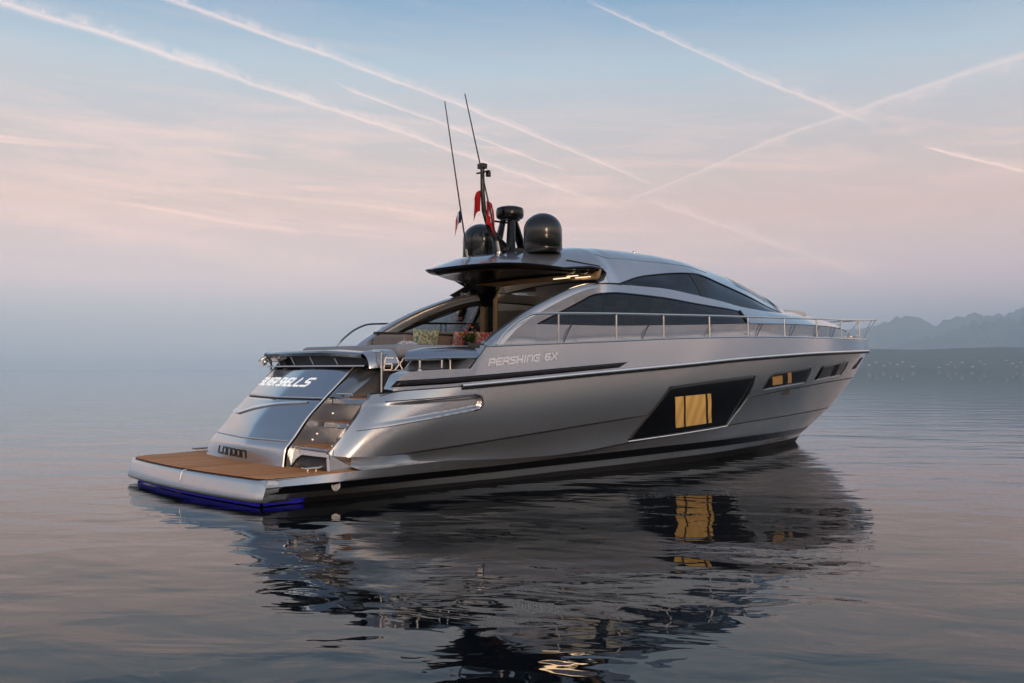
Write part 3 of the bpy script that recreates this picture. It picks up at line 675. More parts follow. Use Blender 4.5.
# rounded starboard shoulder that brings it down to the transom
sh = []
for q in np.linspace(0, math.pi/2, 12):
    c_, s_ = math.sin(q), math.cos(q)
    v = 1.18+.24*c_; z = 1.72+.22*s_
    sh.append([(2.14+.02, v-.035*c_, z-.035*s_), (2.10, v, z), (2.13, v+.02*c_, z+.02*s_), (2.34, v+.03*c_, z+.035*s_+.02), (2.6, v+.03*c_, z+.04*s_+.02), (2.6, v-.08*c_, z-.06*s_), (2.16, v-.035*c_, z-.035*s_)])
MB().grid(np.array(sh)).build('spoiler_shoulder', M['silver'], spo, ang=60)
MB().grid(np.array([[(su(v)+.03+.02, v, 1.745) for v in sv_], [(su(v)+.05, v, 1.765) for v in sv_], [(su(v)+.4, v, 1.775) for v in sv_]])).build('spoiler_sill', M['white_trim'], spo)
for v in (-1.90, -1.48, -.86, -.18, .5):
    MB().tube([(su(v)+.05, v-.09, 1.935), (su(v)+.07, v+.05, 1.765)], .022, 8, flat=.5).build('spoiler_strut', M['chrome'], spo)
MB().grid(np.array([[(su(v)+.38, v, z) for v in sv_] for z in (1.74, 1.95)])).build('spoiler_back', M['black_matt'], spo)
MB().grid(np.array([[(u_, v, 1.755) for v in (-1.98, 1.4)] for u_ in (2.0, 3.0)])).build('aft_deck', M['silver_dark'], yacht)
# polished fairlead on the port end
MB().lathe([(.0,.0),(.05,.0),(.06,.02),(.05,.05),(.0,.05)], (su(-1.95)-.02,-1.99,1.83), 16, 'x').tube([(su(-1.95)-.01,-2.03,1.75),(su(-1.95)-.01,-2.05,1.88),(su(-1.95)+.1,-2.0,1.95)], .018, 8).build('fairlead', M['chrome'], yacht)
# port quarter top (silhouette behind the spoiler)
# --- sunpad, aft of the cockpit
MB().box((3.45,-.15,1.97), (1.55,2.9,.22)).build('sunpad', M['pad'], yacht, bevel=.09, bseg=5)
MB().box((3.0,-1.2,1.93), (.85,1.75,.18)).build('sunpad_backrest', M['black_matt'], yacht, bevel=.04)
MB().box((3.45,-.1,1.80), (1.4,3.1,.14)).build('sunpad_base', M['brown'], yacht, bevel=.02)

# --- side wing slabs above the bulwark
for side in (1, -1):
    wg = MB()
    top_o = [(2.20,2.17,1.875),(2.5,2.24,1.885),(3.0,2.29,1.90),(3.40,2.325,1.905)]; top_i = [(2.42,1.93,1.95),(2.66,1.86,2.01),(3.1,1.84,2.04),(3.56,1.84,2.05)]
    def rw(k): return [tuple(np.array(a)*(1-k)+np.array(c_)*k+np.array([0,0,.045*math.sin(math.pi*min(1,k*1.0))])) for a, c_ in zip(top_o, top_i)]
    under = [(u+.03, v-.05, z-.055) for u, v, z in top_o]
    lip = [(u-.01, v+.012, z-.03) for u, v, z in top_o]
    uin = [(u, v, z-.1) for u, v, z in top_i]
    G = np.array([uin, under, lip]+[rw(k) for k in np.linspace(0,1,8)]+[uin]); G = np.array([resample(r_, 30) for r_ in G])
    G = G*np.array([1, side, 1]); w_ = MB().grid(G)
    n_ = G.shape[0]; w_.add([tuple(G[i][0]) for i in range(n_)], [tuple(range(n_))]); w_.add([tuple(G[i][-1]) for i in range(n_)], [tuple(range(n_))])
    wing = w_.build('side_wing', M['hatch'], yacht, ang=45)
    for u in (2.42, 2.80, 2.95):
        MB().lathe([(.03,0),(.03,.02),(.016,.035),(.016,.15)], (u+.02, side*2.18, 1.69), 12).build('wing_post', M['chrome'], wing)
    # block joining the slab to the gunwale
    bk = MB(); bk.prism([(3.02,side*2.25,1.705),(3.2,side*2.32,1.72),(3.52,side*2.345,2.03),(3.42,side*2.3,1.86),(3.22,side*2.26,1.855)], (0,-side*.3,0)).build('wing_root', M['silver'], yacht, bevel=.006)
    MB().prism([(3.4,side*2.33,1.88),(3.52,side*2.35,2.03),(3.54,side*2.34,2.055),(3.5,side*2.2,2.06)], (.12,-side*.0,0)).build('wing_root_cap', M['silver'], yacht)
    MB().tube([(3.19,side*(2.354),1.715),(3.50,side*2.352,2.045),(3.56,side*2.1,2.065)], .006, 6).build('panel_seam', M['rubber'], yacht)
    # low wall behind the posts
    MB().add([(2.1,side*1.92,1.45),(3.6,side*1.98,1.45),(3.6,side*1.98,2.0),(2.5,side*1.92,1.86)], [(0,1,2,3)]).build('coaming_wall', M['silver_dark'], yacht, solid=.04)

# --- side decks and foredeck
gu = np.linspace(3.5, 18.08, 140)
dkk = MB(); dkk.grid(np.array([[(u, max(0,float(LG(u)[0]))*k if u > 6.9 else max(1.84, float(LG(u)[0])*k) if k else 1.84, float(LG(u)[1])+.0-.012+ (.03*(1-k) if u > 10 else 0)) for u in gu] for k in (1, .97, .8, .55, .3, 0)]))
dkk.build('deck', M['silver'], yacht, mirror=True)
# toe edge
MB().tube([(u, float(LG(u)[0])-.004, float(LG(u)[1])) for u in np.linspace(3.52, 18.12, 150)], .016, 8).build('gunwale_cap', M['silver'], yacht, mirror=True)

# --- superstructure
def ribbon(fa, fb, ua, ub, n, m, off=0, bul=0):
    u = np.linspace(ua, ub, n); A = np.array([(x, *fa(x)) for x in u]); B = np.array([(x, *fb(x)) for x in u]); out = []
    for s in np.linspace(0, 1, m):
        P = A*(1-s)+B*s; P[:,1] += off+bul*math.sin(math.pi*s); out.append(P)
    return np.array(out)
cb = MB()
cb.grid(ribbon(CF, CB, 4.93, 17.2, 160, 8, 0, 0))                          # cabin side under the glass
# aft arch: below / above the glass
def f_min(u): # upper contour where it is lower than the beltline
    return CU(u)
uu = np.linspace(3.93, 4.93, 14)
cb.grid(np.array([[(u, *((1-s)*CF(u)+s*CU(u))) for u in uu] for s in np.linspace(0,1,8)]))
cb.grid(ribbon(CT, CU, 4.93, 10.75, 110, 5, 0))
# foredeck trunk: crest to centre
def CI(u):
    if u <= 14.25: return CU(u)
    z = np.interp(u, [14.25,15.2,16.2,16.8,17.15], [3.06,2.99,2.89,2.77,2.64]); return np.array([0, z])
fu = np.linspace(10.75, 17.14, 90)
cb.grid(np.array([[(u, *(lambda a, b_: (a[0]*(1-s)+b_[0]*s, a[1]+(b_[1]-a[1])*(math.sin(s*math.pi/2) if u > 13 else s*(1-max(0,(u-12))) + math.sin(s*math.pi/2)*max(0,(u-12)))))(CB(u), CI(u))) for u in fu] for s in np.linspace(0,1,14)]))
cabin = cb.build('cabin', M['silver'], yacht, mirror=True, ang=40)
# vertical seams in the cabin side
for u in (5.55, 7.45, 9.3, 11.1, 12.6, 13.9, 15.0):
    MB().tube([(u+.16*s*s, float((1-s)*CF(u)[0]+s*CB(u)[0])+.006+.02*math.sin(math.pi*s), float((1-s)*CF(u)[1]+s*CB(u)[1])) for s in np.linspace(0,1,8)], .007, 6).build('panel_seam', M['rubber'], yacht, mirror=True)
tube3(CB, 10.8, 16.9, 'belt_seam', M['rubber'], .007, .004, taper=False)
tube3(CF, 3.95, 17.2, 'foot_seam', M['rubber'], .012, .004, taper=False)
# side glass
for side in (1, -1):
    s_ = np.array([1, side, 1])
    MB().grid(ribbon(CB, CT, 4.94, 10.74, 90, 5, -.006)*s_).build('cabin_window', M['glass_dark'], yacht)
    # black borders of the glass
    MB().tube([tuple(np.array((u, float(CT(u)[0])-.004, float(CT(u)[1])-.02))*s_) for u in np.linspace(5.0,10.74,90)], .026, 6, flat=.5).build('window_border', M['black'], yacht)
    MB().tube([tuple(np.array((10.73+.0*k, float(CB(10.73)[0]*(1-k)+CT(10.73)[0]*k)+.002, float(CB(10.73)[1]*(1-k)+CT(10.73)[1]*k)))*s_) for k in np.linspace(0,1,4)], .03, 6).build('window_border', M['black'], yacht)
    # upper glass in two panes with a pillar
    MB().grid(ribbon(CU, C2, 7.24, 9.62, 50, 6, -.004, .02)*s_).build('upper_window', M['glass_dark'], yacht)
    MB().grid(ribbon(CU, C2, 9.86, 13.03, 60, 6, -.004, .015)*s_).build('upper_window', M['glass_dark'], yacht)
    MB().grid(ribbon(CU, C2, 9.60, 9.88, 4, 6, .004, .02)*s_).build('window_pillar', M['black'], yacht)
    MB().tube([tuple(np.array((u, float(C2(u)[0])+.004, float(C2(u)[1])))*s_) for u in np.linspace(7.2,13.05,80)], .016, 6).build('window_border', M['black'], yacht)
# roof
def REDGE(u):
    if u <= 7.3:
        k = (7.3-u)/.45; k = k*k*(3-2*k); c = C2(7.3); return np.array([1.5*k+float(c[0])*(1-k), 3.44*k+float(c[1])*(1-k)])
    if u <= 13.05: return C2(u)
    return CU(u) if u > 13.1 else C2(13.05)
def rsec(u, e, zc, p, s):
    v = e[0]*s; return (u, v, zc-(zc-e[1])*s**p)
def rp(u): return np.interp(u, [6.85,7.3,8.2,9.5,11,13], [4.4,4.6,3.4,2.4,2.1,2.0])
ru = np.concatenate([np.linspace(6.85, 13, 90), np.linspace(13.05, 14.24, 20)])
S_ = np.concatenate([np.linspace(0,.8,16), np.linspace(.83,1,14)])
rg_ = np.array([[rsec(u, REDGE(u), float(ROOF(u)[0]), rp(u), s) for u in ru] for s in S_])
nsplit = int(np.searchsorted(ru, 11.5)); ks = int(np.searchsorted(S_, .84))
rf = MB(); rf.grid(rg_[:, :nsplit+1]); rf.grid(rg_[ks:, nsplit:])
fr_ = np.linspace(6.85, 7.3, 10)
rf.grid(np.array([[(u, *REDGE(u)) for u in fr_], [(u, *CU(u)) for u in fr_]]))
roof = rf.build('roof', M['silver'], yacht, mirror=True, ang=40)
MB().grid(rg_[:ks+1, nsplit:]).build('windscreen', M['glass_dark'], yacht, mirror=True)
# low roof ledge seam and roof fitting
MB().tube([rsec(u, REDGE(u), float(ROOF(u)[0])+.002, rp(u), .80) for u in np.linspace(6.9,10.5,50)], .006, 6).build('roof_seam', M['silver_dark'], yacht, mirror=True)
MB().lathe([(.05,0),(.05,.02),(.02,.04),(0,.045)], (9.0,.25,4.0), 14).build('roof_light', M['chrome'], yacht)
MB().tube([(8.6,0,4.02),(10.4,0,3.965)], .012, 6).build('roof_ridge_trim', M['silver_dark'], yacht)

# hardtop overhang
ou = np.concatenate([4.25+.6*np.linspace(0,1,20)**2, np.linspace(4.9, 6.85, 34)])
def OE(u): return OV(u)
og = np.array([[rsec(u, OE(u), float(ROOF(u)[0]), float(np.interp(u,[4.25,5.2,6,6.85],[1.6,2.4,3.0,4.4])), s) for u in ou] for s in S_])
hdt = MB().grid(og).build('hardtop', M['silver'], yacht, mirror=True, ang=60)
# lip and underside
def und(u, s): e = OE(u); return (u, float(e[0])*s, float(e[1])-.035-.0*s)
lipg = np.array([[(u, float(OE(u)[0]), float(OE(u)[1])) for u in ou], [(u+.01, float(OE(u)[0])*1.0+.004, float(OE(u)[1])-.018) for u in ou], [(u+.06, max(0,float(OE(u)[0])-.01), float(OE(u)[1])-.06) for u in ou], [(u+.14, max(0,float(OE(u)[0])-.07), float(OE(u)[1])-.095) for u in ou], [(u+.2, max(0,float(OE(u)[0])-.16), float(OE(u)[1])-.09) for u in ou]])
MB().grid(lipg).build('hardtop_lip', M['black'], hdt, mirror=True, ang=60)
ug = np.array([[(u+.2, max(0,float(OE(u)[0])-.16)*s, float(OE(u)[1])-.09+.02*(1-s**2)) for u in ou] for s in np.linspace(0,1,10)])
MB().grid(ug).build('hardtop_underside', M['black'], hdt, mirror=True, ang=60)
MB().box((6.45,0,3.32), (.5,2.5,.02)).build('ceiling_panel', M['headliner'], hdt, bevel=.01)
# filler between overhang and the cabin side, with the dark rimmed opening corner
for side in (1, -1):
    MB().add([(6.85,side*1.5,3.44),(6.85,side*float(CU(6.85)[0]),float(CU(6.85)[1])),(6.5,side*1.66,3.152),(6.62,side*1.63,3.3)], [(0,1,2,3)]).build('roof_filler', M['silver'], yacht)
    MB().tube([(5.88,side*1.425,3.40),(6.2,side*1.475,3.425),(6.5,side*1.52,3.44),(6.72,side*1.55,3.42),(6.78,side*1.57,3.36),(6.68,side*1.62,3.27),(6.5,side*1.655,3.19)], [.018,.03,.036,.04,.045,.04,.028], 8).build('opening_gasket', M['black'], yacht)
    MB().prism([(5.95,side*1.44,3.53),(6.0,side*1.44,3.555),(6.7,side*1.5,3.50),(6.75,side*1.5,3.475)], (0,side*.02,0)).build('roof_fin', M['black'], yacht)
    MB().tube([(u, side*(float(CU(u)[0])+.002), float(CU(u)[1])+.012) for u in np.linspace(6.55,7.3,14)], .012, 6).build('roof_gap', M['rubber'], yacht)
# side arches (silver beams) sweeping from the deck to the hardtop
for side in (1, -1):
    us = np.concatenate([np.linspace(3.86, 4.4, 10), np.linspace(4.5, 6.55, 24)]); P = []
    for u in us:
        v, z = CU(max(u,3.9)); v = float(v); z = float(z)-(.08 if u < 3.9 else 0)
        w = float(np.interp(u, [3.86,4.3,5.2,6.55], [.30,.24,.18,.16])); t_ = float(np.interp(u,[3.86,4.4,6.5],[.25,.12,.10]))
        P.append([(u-.05, v+.004, z-.02), (u-.04, v-.02, z+.012), (u-.03, v-w*.5, z+.03), (u-.02, v-w, z+.01), (u+.03, v-w-.02, z-.03), (u+t_*.9, v-w-.0, z-t_), (u+t_*.4, v+.0, z-t_*.5)])
    P = np.array(P)*np.array([1, side, 1])
    MB().grid(P, closed=True).build('side_arch', M['silver'], yacht, ang=50)
    # inside lining
    MB().grid(np.array([[(u+.12, float(CU(u)[0])-.10, float(CU(u)[1])-.09-.11*k) for u in np.linspace(3.95,6.6,30)] for k in (0,.5,1)])*np.array([1,side,1])).build('arch_lining', M['black_matt'], yacht, solid=.03)
    # handrail across the side glass, seen from inside
    MB().tube([(4.75,side*1.74,2.56),(5.6,side*1.74,2.585),(6.6,side*1.66,2.60)], .014, 8).tube([(5.75,side*1.74,2.59),(5.75,side*1.74,2.42)], .010, 6).build('inner_handrail', M['black'], yacht)

# --- bulkhead between cockpit and saloon
bh = MB().box((6.72,-1.45,2.35), (.06,.42,2.1)).build('bulkhead', M['black'], yacht, bevel=.01)
MB().box((6.72,1.5,2.35), (.06,.22,1.6)).build('bulkhead', M['black'], yacht, bevel=.01)
MB().box((6.68,-1.24,2.22), (.07,.05,1.70)).build('door_frame', M['bronze'], bh)
MB().box((6.66,-1.60,2.25), (.06,.07,1.8)).build('door_frame', M['bronze'], bh)
MB().tube([(6.68,-1.24,3.06),(6.68,-1.0,3.40)], .03, 6).build('door_frame_corner', M['bronze'], bh)
lv_ = np.linspace(-1.0, 1.6, 24)
MB().grid(np.array([[(6.68-.05*k, v, 3.42-.02*k-(.0+.10*k)*(1) - .05*((v-.0)/1.5)**2*k) for v in lv_] for k in (0,.5,1)])).build('door_header', M['headliner'], bh, solid=.03)
# gusset from the hardtop down to the bulkhead
for side in (-1,):
    MB().prism([(5.85,side*1.34,3.40),(6.75,side*1.34,3.42),(6.75,side*1.5,2.9),(6.6,side*1.5,2.95),(6.4,side*1.42,3.2)], (0,side*.18,0)).build('hardtop_support', M['black'], bh, bevel=.02)
# horn pair and bracket on the port arch
hb = MB().prism([(5.95,-1.70,3.13),(6.35,-1.62,3.36),(6.6,-1.62,3.38),(6.55,-1.66,3.1),(6.1,-1.70,3.08)], (0,-.05,0)).build('horn_bracket', M['brown'], yacht, bevel=.008)
MB().lathe([(.015,.12),(.02,.03),(.045,-.03),(.05,-.04),(.035,-.035)], (6.2,-1.62,3.16), 16, 'x').lathe([(.015,.12),(.02,.03),(.045,-.03),(.05,-.04),(.035,-.035)], (6.36,-1.60,3.19), 16, 'x').build('horn', M['chrome'], hb)
# ceiling lights
for v0, v1, u in ((.68,1.08,6.42),(1.2,1.45,6.25),(1.1,1.45,6.55)):
    MB().box((u,(v0+v1)/2,3.302), (.035,v1-v0,.012)).build('ceiling_light', M['lamp'], hdt)
area('ceiling_lamp_light', (6.45,.9,3.29), (.4,.9), 6, (1,.66,.36))
area('saloon_lamp_light', (8.2,0,3.5), (1.2,1.2), 9, (1,.72,.45))

# --- cockpit and saloon interior
MB().grid(np.array([[(u, v, 1.25) for v in (-1.8, 1.8)] for u in (2.9, 6.75)])).build('cockpit_floor', M['teak'], yacht)
MB().grid(np.array([[(u, v, 1.45) for v in (-1.75, 1.75)] for u in (6.75, 12.8)])).build('saloon_floor', M['brown'], yacht)
for side in (1, -1):
    MB().grid(np.array([[(u, side*1.80, z) for u in np.linspace(3.6, 12.0, 8)] for z in (1.2, 2.1)])).build('inner_wall', M['brown'], yacht)
sofa = MB().box((5.35,-1.38,1.62), (2.4,.62,.5)).build('cockpit_sofa', M['leather'], yacht, bevel=.05, bseg=3)
MB().box((5.4,-1.62,2.13), (2.3,.18,.42)).build('sofa_back', M['leather'], sofa, bevel=.05, bseg=3)
MB().box((4.25,-1.15,2.1), (.22,1.0,.42)).build('sofa_back', M['leather'], sofa, bevel=.05, bseg=3)
MB().box((5.4,-1.66,2.36), (2.4,.10,.05)).build('coaming_cap', M['brown'], sofa, bevel=.015)
table = MB().box((5.25,.2,2.03), (1.3,1.5,.04)).build('cockpit_table', M['black'], yacht, bevel=.015)
MB().lathe([(.25,0),(.25,.03),(.06,.06),(.06,.77)], (5.25,.2,1.25), 20).build('table_leg', M['chrome'], table)
def seat(u, v, z0, m_):
    s = MB().box((u,v,z0+.08), (.6,.6,.16)).build('helm_seat', M[m_], yacht, bevel=.05, bseg=3)
    MB().box((u-.27,v,z0+.5), (.14,.56,.75), rot=Matrix.Rotation(R(8),3,'Y')).build('seat_back', M[m_], s, bevel=.05, bseg=3)
    MB().box((u-.33,v,z0+.95), (.10,.30,.18)).build('headrest', M[m_], s, bevel=.03, bseg=3)
    MB().lathe([(.2,0),(.06,.05),(.05,z0-1.45)], (u,v,1.45), 16).build('seat_pedestal', M['chrome'], s)
seat(9.5,.75,2.05,'dark_seat'); seat(9.5,-.2,2.05,'dark_seat'); 
MB().box((11.4,.0,2.3), (1.4,2.3,.8)).build('dashboard', M['dark_seat'], yacht, bevel=.12, bseg=4)
MB().box((7.9,-1.25,1.95), (1.8,.75,.75)).build('saloon_sofa', M['dark_seat'], yacht, bevel=.08, bseg=3)
MB().box((7.8,1.25,1.95), (1.6,.7,.8)).build('galley_unit', M['dark_seat'], yacht, bevel=.03, bseg=3)

# --- foredeck sunpad
fp = MB(); n = 28
ringp = [(14.45+.46*math.copysign(abs(math.cos(q))**.6, math.cos(q)), .48*math.copysign(abs(math.sin(q))**.6, math.sin(q))) for q in [2*math.pi*i/n for i in range(n)]]
fp.grid(np.array([[(14.45+(u-14.45)*k, v*k, z-.06*(u-14.45)) for u, v in ringp] for k, z in ((.97,2.90),(1,2.96),(.99,3.02),(.95,3.055),(.5,3.07),(.02,3.07))]), closed=True)
fp.build('foredeck_sunpad', M['pale_pad'], yacht)
MB().box((17.5,0,2.53), (.4,.22,.12)).build('anchor_windlass', M['chrome'], yacht, bevel=.03)

# --- guard rails
RT = pchip([(3.76,2.27,2.07),(3.86,2.275,2.20),(4.0,2.28,2.32),(4.2,2.285,2.45),(4.5,2.29,2.55),(5.0,2.295,2.575),(6.4,2.3,2.62),(7.5,2.3,2.645),(8.8,2.27,2.675),(10.1,2.22,2.70),(11.5,2.1,2.73),(13,1.9,2.77),(14.8,1.5,2.82),(16.2,1.0,2.88),(17.2,.62,2.93),(17.9,.38,2.97),(18.3,.24,2.99)])
for side in (1, -1):
    pts = [(u, side*float(RT(u)[0]), float(RT(u)[1])) for u in np.concatenate([np.linspace(3.76,4.6,14), np.linspace(4.8,18.3,80)])]
    if side > 0: pts += [(18.4, .16, 2.995), (18.44, .0, 3.0)]
    else: pts += [(18.4, -.16, 2.995), (18.44, .0, 3.0)]
    rail = MB().tube(pts, .019, 10).build('guard_rail', M['chrome'], yacht)
    for u in (4.99, 6.29, 7.47, 8.76, 9.98, 11.33, 12.78, 14.2, 15.9):
        g = LG(u); t_ = RT(u)
        MB().tube([(u, side*(float(g[0])-.075), float(g[1])-.01), (u, side*float(t_[0]), float(t_[1]))], .015, 8).lathe([(.035,0),(.03,.012),(.016,.02)], (u, side*(float(g[0])-.075), float(g[1])-.008), 10).build('stanchion', M['chrome'], rail)
    MB().tube([(17.6, side*.30, 2.46), (18.28, side*.23, 2.985)], .017, 8).build('stanchion', M['chrome'], rail)
    MB().tube([(17.2, side*.50, 2.45), (17.75, side*.41, 2.96)], .015, 8).build('stanchion', M['chrome'], rail)

# --- roof equipment
for v in (.85, -.85):
    base = float(rsec(6.0, OE(6.0), float(ROOF(6.0)[0]), 3.0, .85/1.43)[2])-.02
    r = .335; hgt = 4.41-base
    prof = [(r*.9,0),(r*.93,.04),(r,.06),(r,hgt-r*.92)]+[(r*math.cos(a), hgt-r*.92+r*.92*math.sin(a)) for a in np.linspace(.08, math.pi/2-.001, 16)]
    dm = MB().lathe(prof, (6.0, v, base), 48).build('radome', M['dome'], yacht, ang=60)
    MB().lathe([(r*.97,.055),(r*1.015,.06),(r*1.015,.085),(r*.99,.09)], (6.0, v, base), 48).build('radome_band', M['black'], dm)
rd = MB().lathe([(.0,-.02),(.2,-.02),(.235,.0),(.25,.04),(.25,.13),(.235,.175),(.17,.20),(0,.205)], (5.98,0,4.42), 40).build('radar_scanner', M['black'], yacht, ang=50)
rb = float(ROOF(6.1)[0])-.05
MB().tube([(5.78,-.14,rb),(5.9,-.08,4.42)], [.10,.075], 10, flat=.7).tube([(6.32,.0,rb),(6.06,0,4.42)], [.10,.075], 10, flat=.7).tube([(5.85,.17,rb),(5.95,.08,4.42)], [.09,.07], 10, flat=.6).box((5.98,0,4.4), (.3,.2,.06)).box((6.1,0,rb+.06), (.62,.42,.06)).build('radar_mount', M['black'], rd, bevel=.006)
MB().tube([(5.95,0,4.33),(5.62,-.05,4.34)], .018, 8).build('camera_arm', M['black'], rd)
mast = MB().tube([(5.95,.02,3.80),(5.72,.0,3.98),(5.5,0,4.2),(5.38,0,4.5),(5.35,0,4.8),(5.34,0,5.32)], [.07,.065,.05,.04,.036,.034], 12, flat=1.15).build('mast', M['black'], yacht)
MB().box((5.34,0,5.27), (.12,.14,.09)).box((5.42,.07,5.13), (.07,.07,.09)).build('masthead_light', M['black'], mast, bevel=.01)
MB().box((5.36,.0,5.17), (.05,.34,.02)).build('spreader', M['black'], mast)
for (b0, t0) in (((5.62,-.75,3.70),(5.08,-.75,6.53)), ((5.56,.2,3.76),(4.79,.2,6.41))):
    a = MB().tube([b0, tuple(np.array(b0)*.55+np.array(t0)*.45), t0], [.015,.013,.009], 8).build('whip_antenna', M['black_matt'], yacht)
    bb = np.array(b0); MB().lathe([(.045,-.08),(.045,0),(.02,.02)], b0, 12).tube([b0, tuple(bb+(np.array(t0)-bb)*.07)], .024, 8).build('antenna_base', M['chrome'], a)

# --- flags: things tied on with a halyard
def flag_mat(name, kind):
    m = bpy.data.materials.new(name); m.use_nodes = True; t = m.node_tree; b = t.nodes['Principled BSDF']; b.inputs['Roughness'].default_value = .8
    uv = t.nodes.new('ShaderNodeUVMap'); sp = t.nodes.new('ShaderNodeSeparateXYZ'); t.links.new(uv.outputs[0], sp.inputs[0])
    x, y = sp.outputs[0], sp.outputs[1]
    if kind == 'tri':
        c = mix(mth('GREATER_THAN', x, .34, t=t), (.01,.02,.12), (.8,.8,.8), t=t); c = mix(mth('GREATER_THAN', x, .67, t=t), c, (.6,.015,.015), t=t)
    elif kind == 'cross':
        dx = mth('ABSOLUTE', mth('SUBTRACT', x, .5, t=t), t=t); dy = mth('ABSOLUTE', mth('SUBTRACT', y, .5, t=t), t=t)
        a = mth('MULTIPLY', mth('LESS_THAN', dx, .3, t=t), mth('LESS_THAN', dy, .1, t=t), t=t)
        b_ = mth('MULTIPLY', mth('LESS_THAN', dy, .3, t=t), mth('LESS_THAN', dx, .1, t=t), t=t)
        c = mix(mth('MAXIMUM', a, b_, t=t), (.62,.012,.012), (.85,.8,.75), t=t)
    else:
        c = mix(0.0, (.58,.012,.014), (.58,.012,.014), t=t)
    t.links.new(c, b.inputs['Base Color']); return m
def flag(name, label, p, w, hgt, kind, droop, seed, dirv):
    rnd = random.Random(seed); n, m_ = 14, 12; vs = []; fs = []; uvs = []
    d = Vector(dirv).normalized(); nrm = Vector((-d.y, d.x, 0))
    for i in range(n+1):
        s = i/n
        for j in range(m_+1):
            t = j/m_
            q = d*(w*s*(1-.35*s)) + nrm*(.05*math.sin(s*7+t*1.5+seed)*s+.02*math.sin(t*5)) + Vector((0,0,-hgt*t-droop*s*s*(1+.25*t)))
            vs.append(q); uvs.append((t if kind == 'tri' and False else s, 1-t))
    for i in range(n):
        for j in range(m_):
            a = i*(m_+1)+j; fs.append((a, a+m_+1, a+m_+2, a+1))
    me = bpy.data.meshes.new(name); me.from_pydata(vs, [], fs); ul = me.uv_layers.new(name='UVMap')
    for l in me.loops: ul.data[l.index].uv = uvs[l.vertex_index]
    me.polygons.foreach_set('use_smooth', [True]*len(me.polygons)); me.materials.append(flag_mat(name+'_cloth', kind))
    o = bpy.data.objects.new(name, me); COL.objects.link(o)
    wp = yacht_mat @ Vector((p[0], -p[1], p[2])); o.location = wp
    md = o.modifiers.new('solid', 'SOLIDIFY'); md.thickness = .002
    tag(o, label, 'flag', 'small flags on the roof masts'); return o
yacht_mat = Matrix.Translation(yacht.location) @ Matrix.Rotation(R(41), 4, 'Z')
wl = Vector((-1, -.2, 0)); wr = Vector((1, -.3, 0))
flag('flag', 'red flag hanging on the left side of the black roof mast', (5.34,-.05,4.85), .17, .36, 'red', .14, 2, wl)
flag('flag', 'red flag with white cross hanging right of the black roof mast', (5.40,.04,4.66), .22, .42, 'cross', .18, 5, wr)
flag('flag', 'blue white and red flag on the leftmost whip antenna', (5.47,-.76,4.60), .16, .22, 'tri', .20, 9, wl)

# ------------------------------------------------------------------ cushions and flowers in the cockpit
def world(u, v, z): return yacht_mat @ Vector((u, -v, z))
def pillow(label, u, v, z, w, hgt, m_, rz, tilt, group='scatter cushions in the cockpit'):
    n = 14; vs = []; fs = []
    for side in (1, -1):
        for i in range(n+1):
            for j in range(n+1):
                x, y = i/n*2-1, j/n*2-1
                k = 1-.10*(1-x*x)*abs(y)**3; k2 = 1-.10*(1-y*y)*abs(x)**3
                th = .075*((1-x**4)*(1-y**4))**.5
                vs.append(Vector((x*w/2*k2, side*th, y*hgt/2*k)))
    N1 = (n+1)**2
    for s in (0, 1):
        for i in range(n):
            for j in range(n):
                a = s*N1+i*(n+1)+j; f = (a, a+1, a+n+2, a+n+1); fs.append(f if s else f[::-1])
    me = bpy.data.meshes.new('cushion'); me.from_pydata(vs, [], fs)
    bm = bmesh.new(); bm.from_mesh(me); bmesh.ops.remove_doubles(bm, verts=bm.verts, dist=.001); bmesh.ops.recalc_face_normals(bm, faces=bm.faces); bm.to_mesh(me); bm.free()
    me.polygons.foreach_set('use_smooth', [True]*len(me.polygons)); me.materials.append(M[m_])
    o = bpy.data.objects.new('cushion', me); COL.objects.link(o); o.location = world(u, v, z); o.rotation_euler = (tilt, 0, R(41)+rz)
    return tag(o, label, 'cushion', group)
pillow('green and cream floral cushion on the cockpit sofa, left of the flowers', 5.12, -1.38, 2.27, .62, .38, 'floral', 0, R(14))
pillow('red patterned cushion just left of the flowers on the cockpit sofa', 5.98, -1.40, 2.27, .42, .34, 'redprint', 0, R(14))
pillow('red patterned cushion just right of the flowers on the cockpit sofa', 6.52, -1.40, 2.27, .42, .34, 'redprint', R(-6), R(12))
pillow('pale patterned cushion lying on the aft sunpad behind the 6X gate', 2.95, 1.02, 2.02, .42, .36, 'whiteprint', R(20), R(62))

bq = empty('flower_arrangement', world(5.72, -.85, 2.05)); tag(bq, 'yellow and pink flower bouquet in a black pot between the red cushions', 'flowers')
def local_build(mb, name, m_, parent, **k): return mb.build(name, m_, parent, boat=False, **k)
pot = MB().lathe([(0,0),(.07,0),(.09,.10),(.085,.16),(.07,.155)], (0,0,0), 20); local_build(pot, 'pot', M['black'], bq)
rnd = random.Random(3)
gm = mat('stem_green', (.05,.12,.03), .6); fl = [mat('yellow_petals', (.75,.55,.08), .7), mat('pink_petals', (.65,.2,.3), .7), mat('cream_petals', (.8,.72,.55), .7), mat('orange_petals', (.75,.28,.06), .7)]
lf = MB()
for i in range(70):
    a = rnd.uniform(0, 6.28); el_ = rnd.uniform(.3, 1.3); L_ = rnd.uniform(.12,.3); b0 = Vector((math.cos(a)*.03, math.sin(a)*.03, .15))
    d = Vector((math.cos(a)*math.cos(el_), math.sin(a)*math.cos(el_), math.sin(el_))); s = Vector((-math.sin(a), math.cos(a), 0))*.018
    lf.add([b0, b0+d*L_*.5+s, b0+d*L_, b0+d*L_*.5-s], [(0,1,2,3)])
local_build(lf, 'leaves', gm, bq, flat=True)
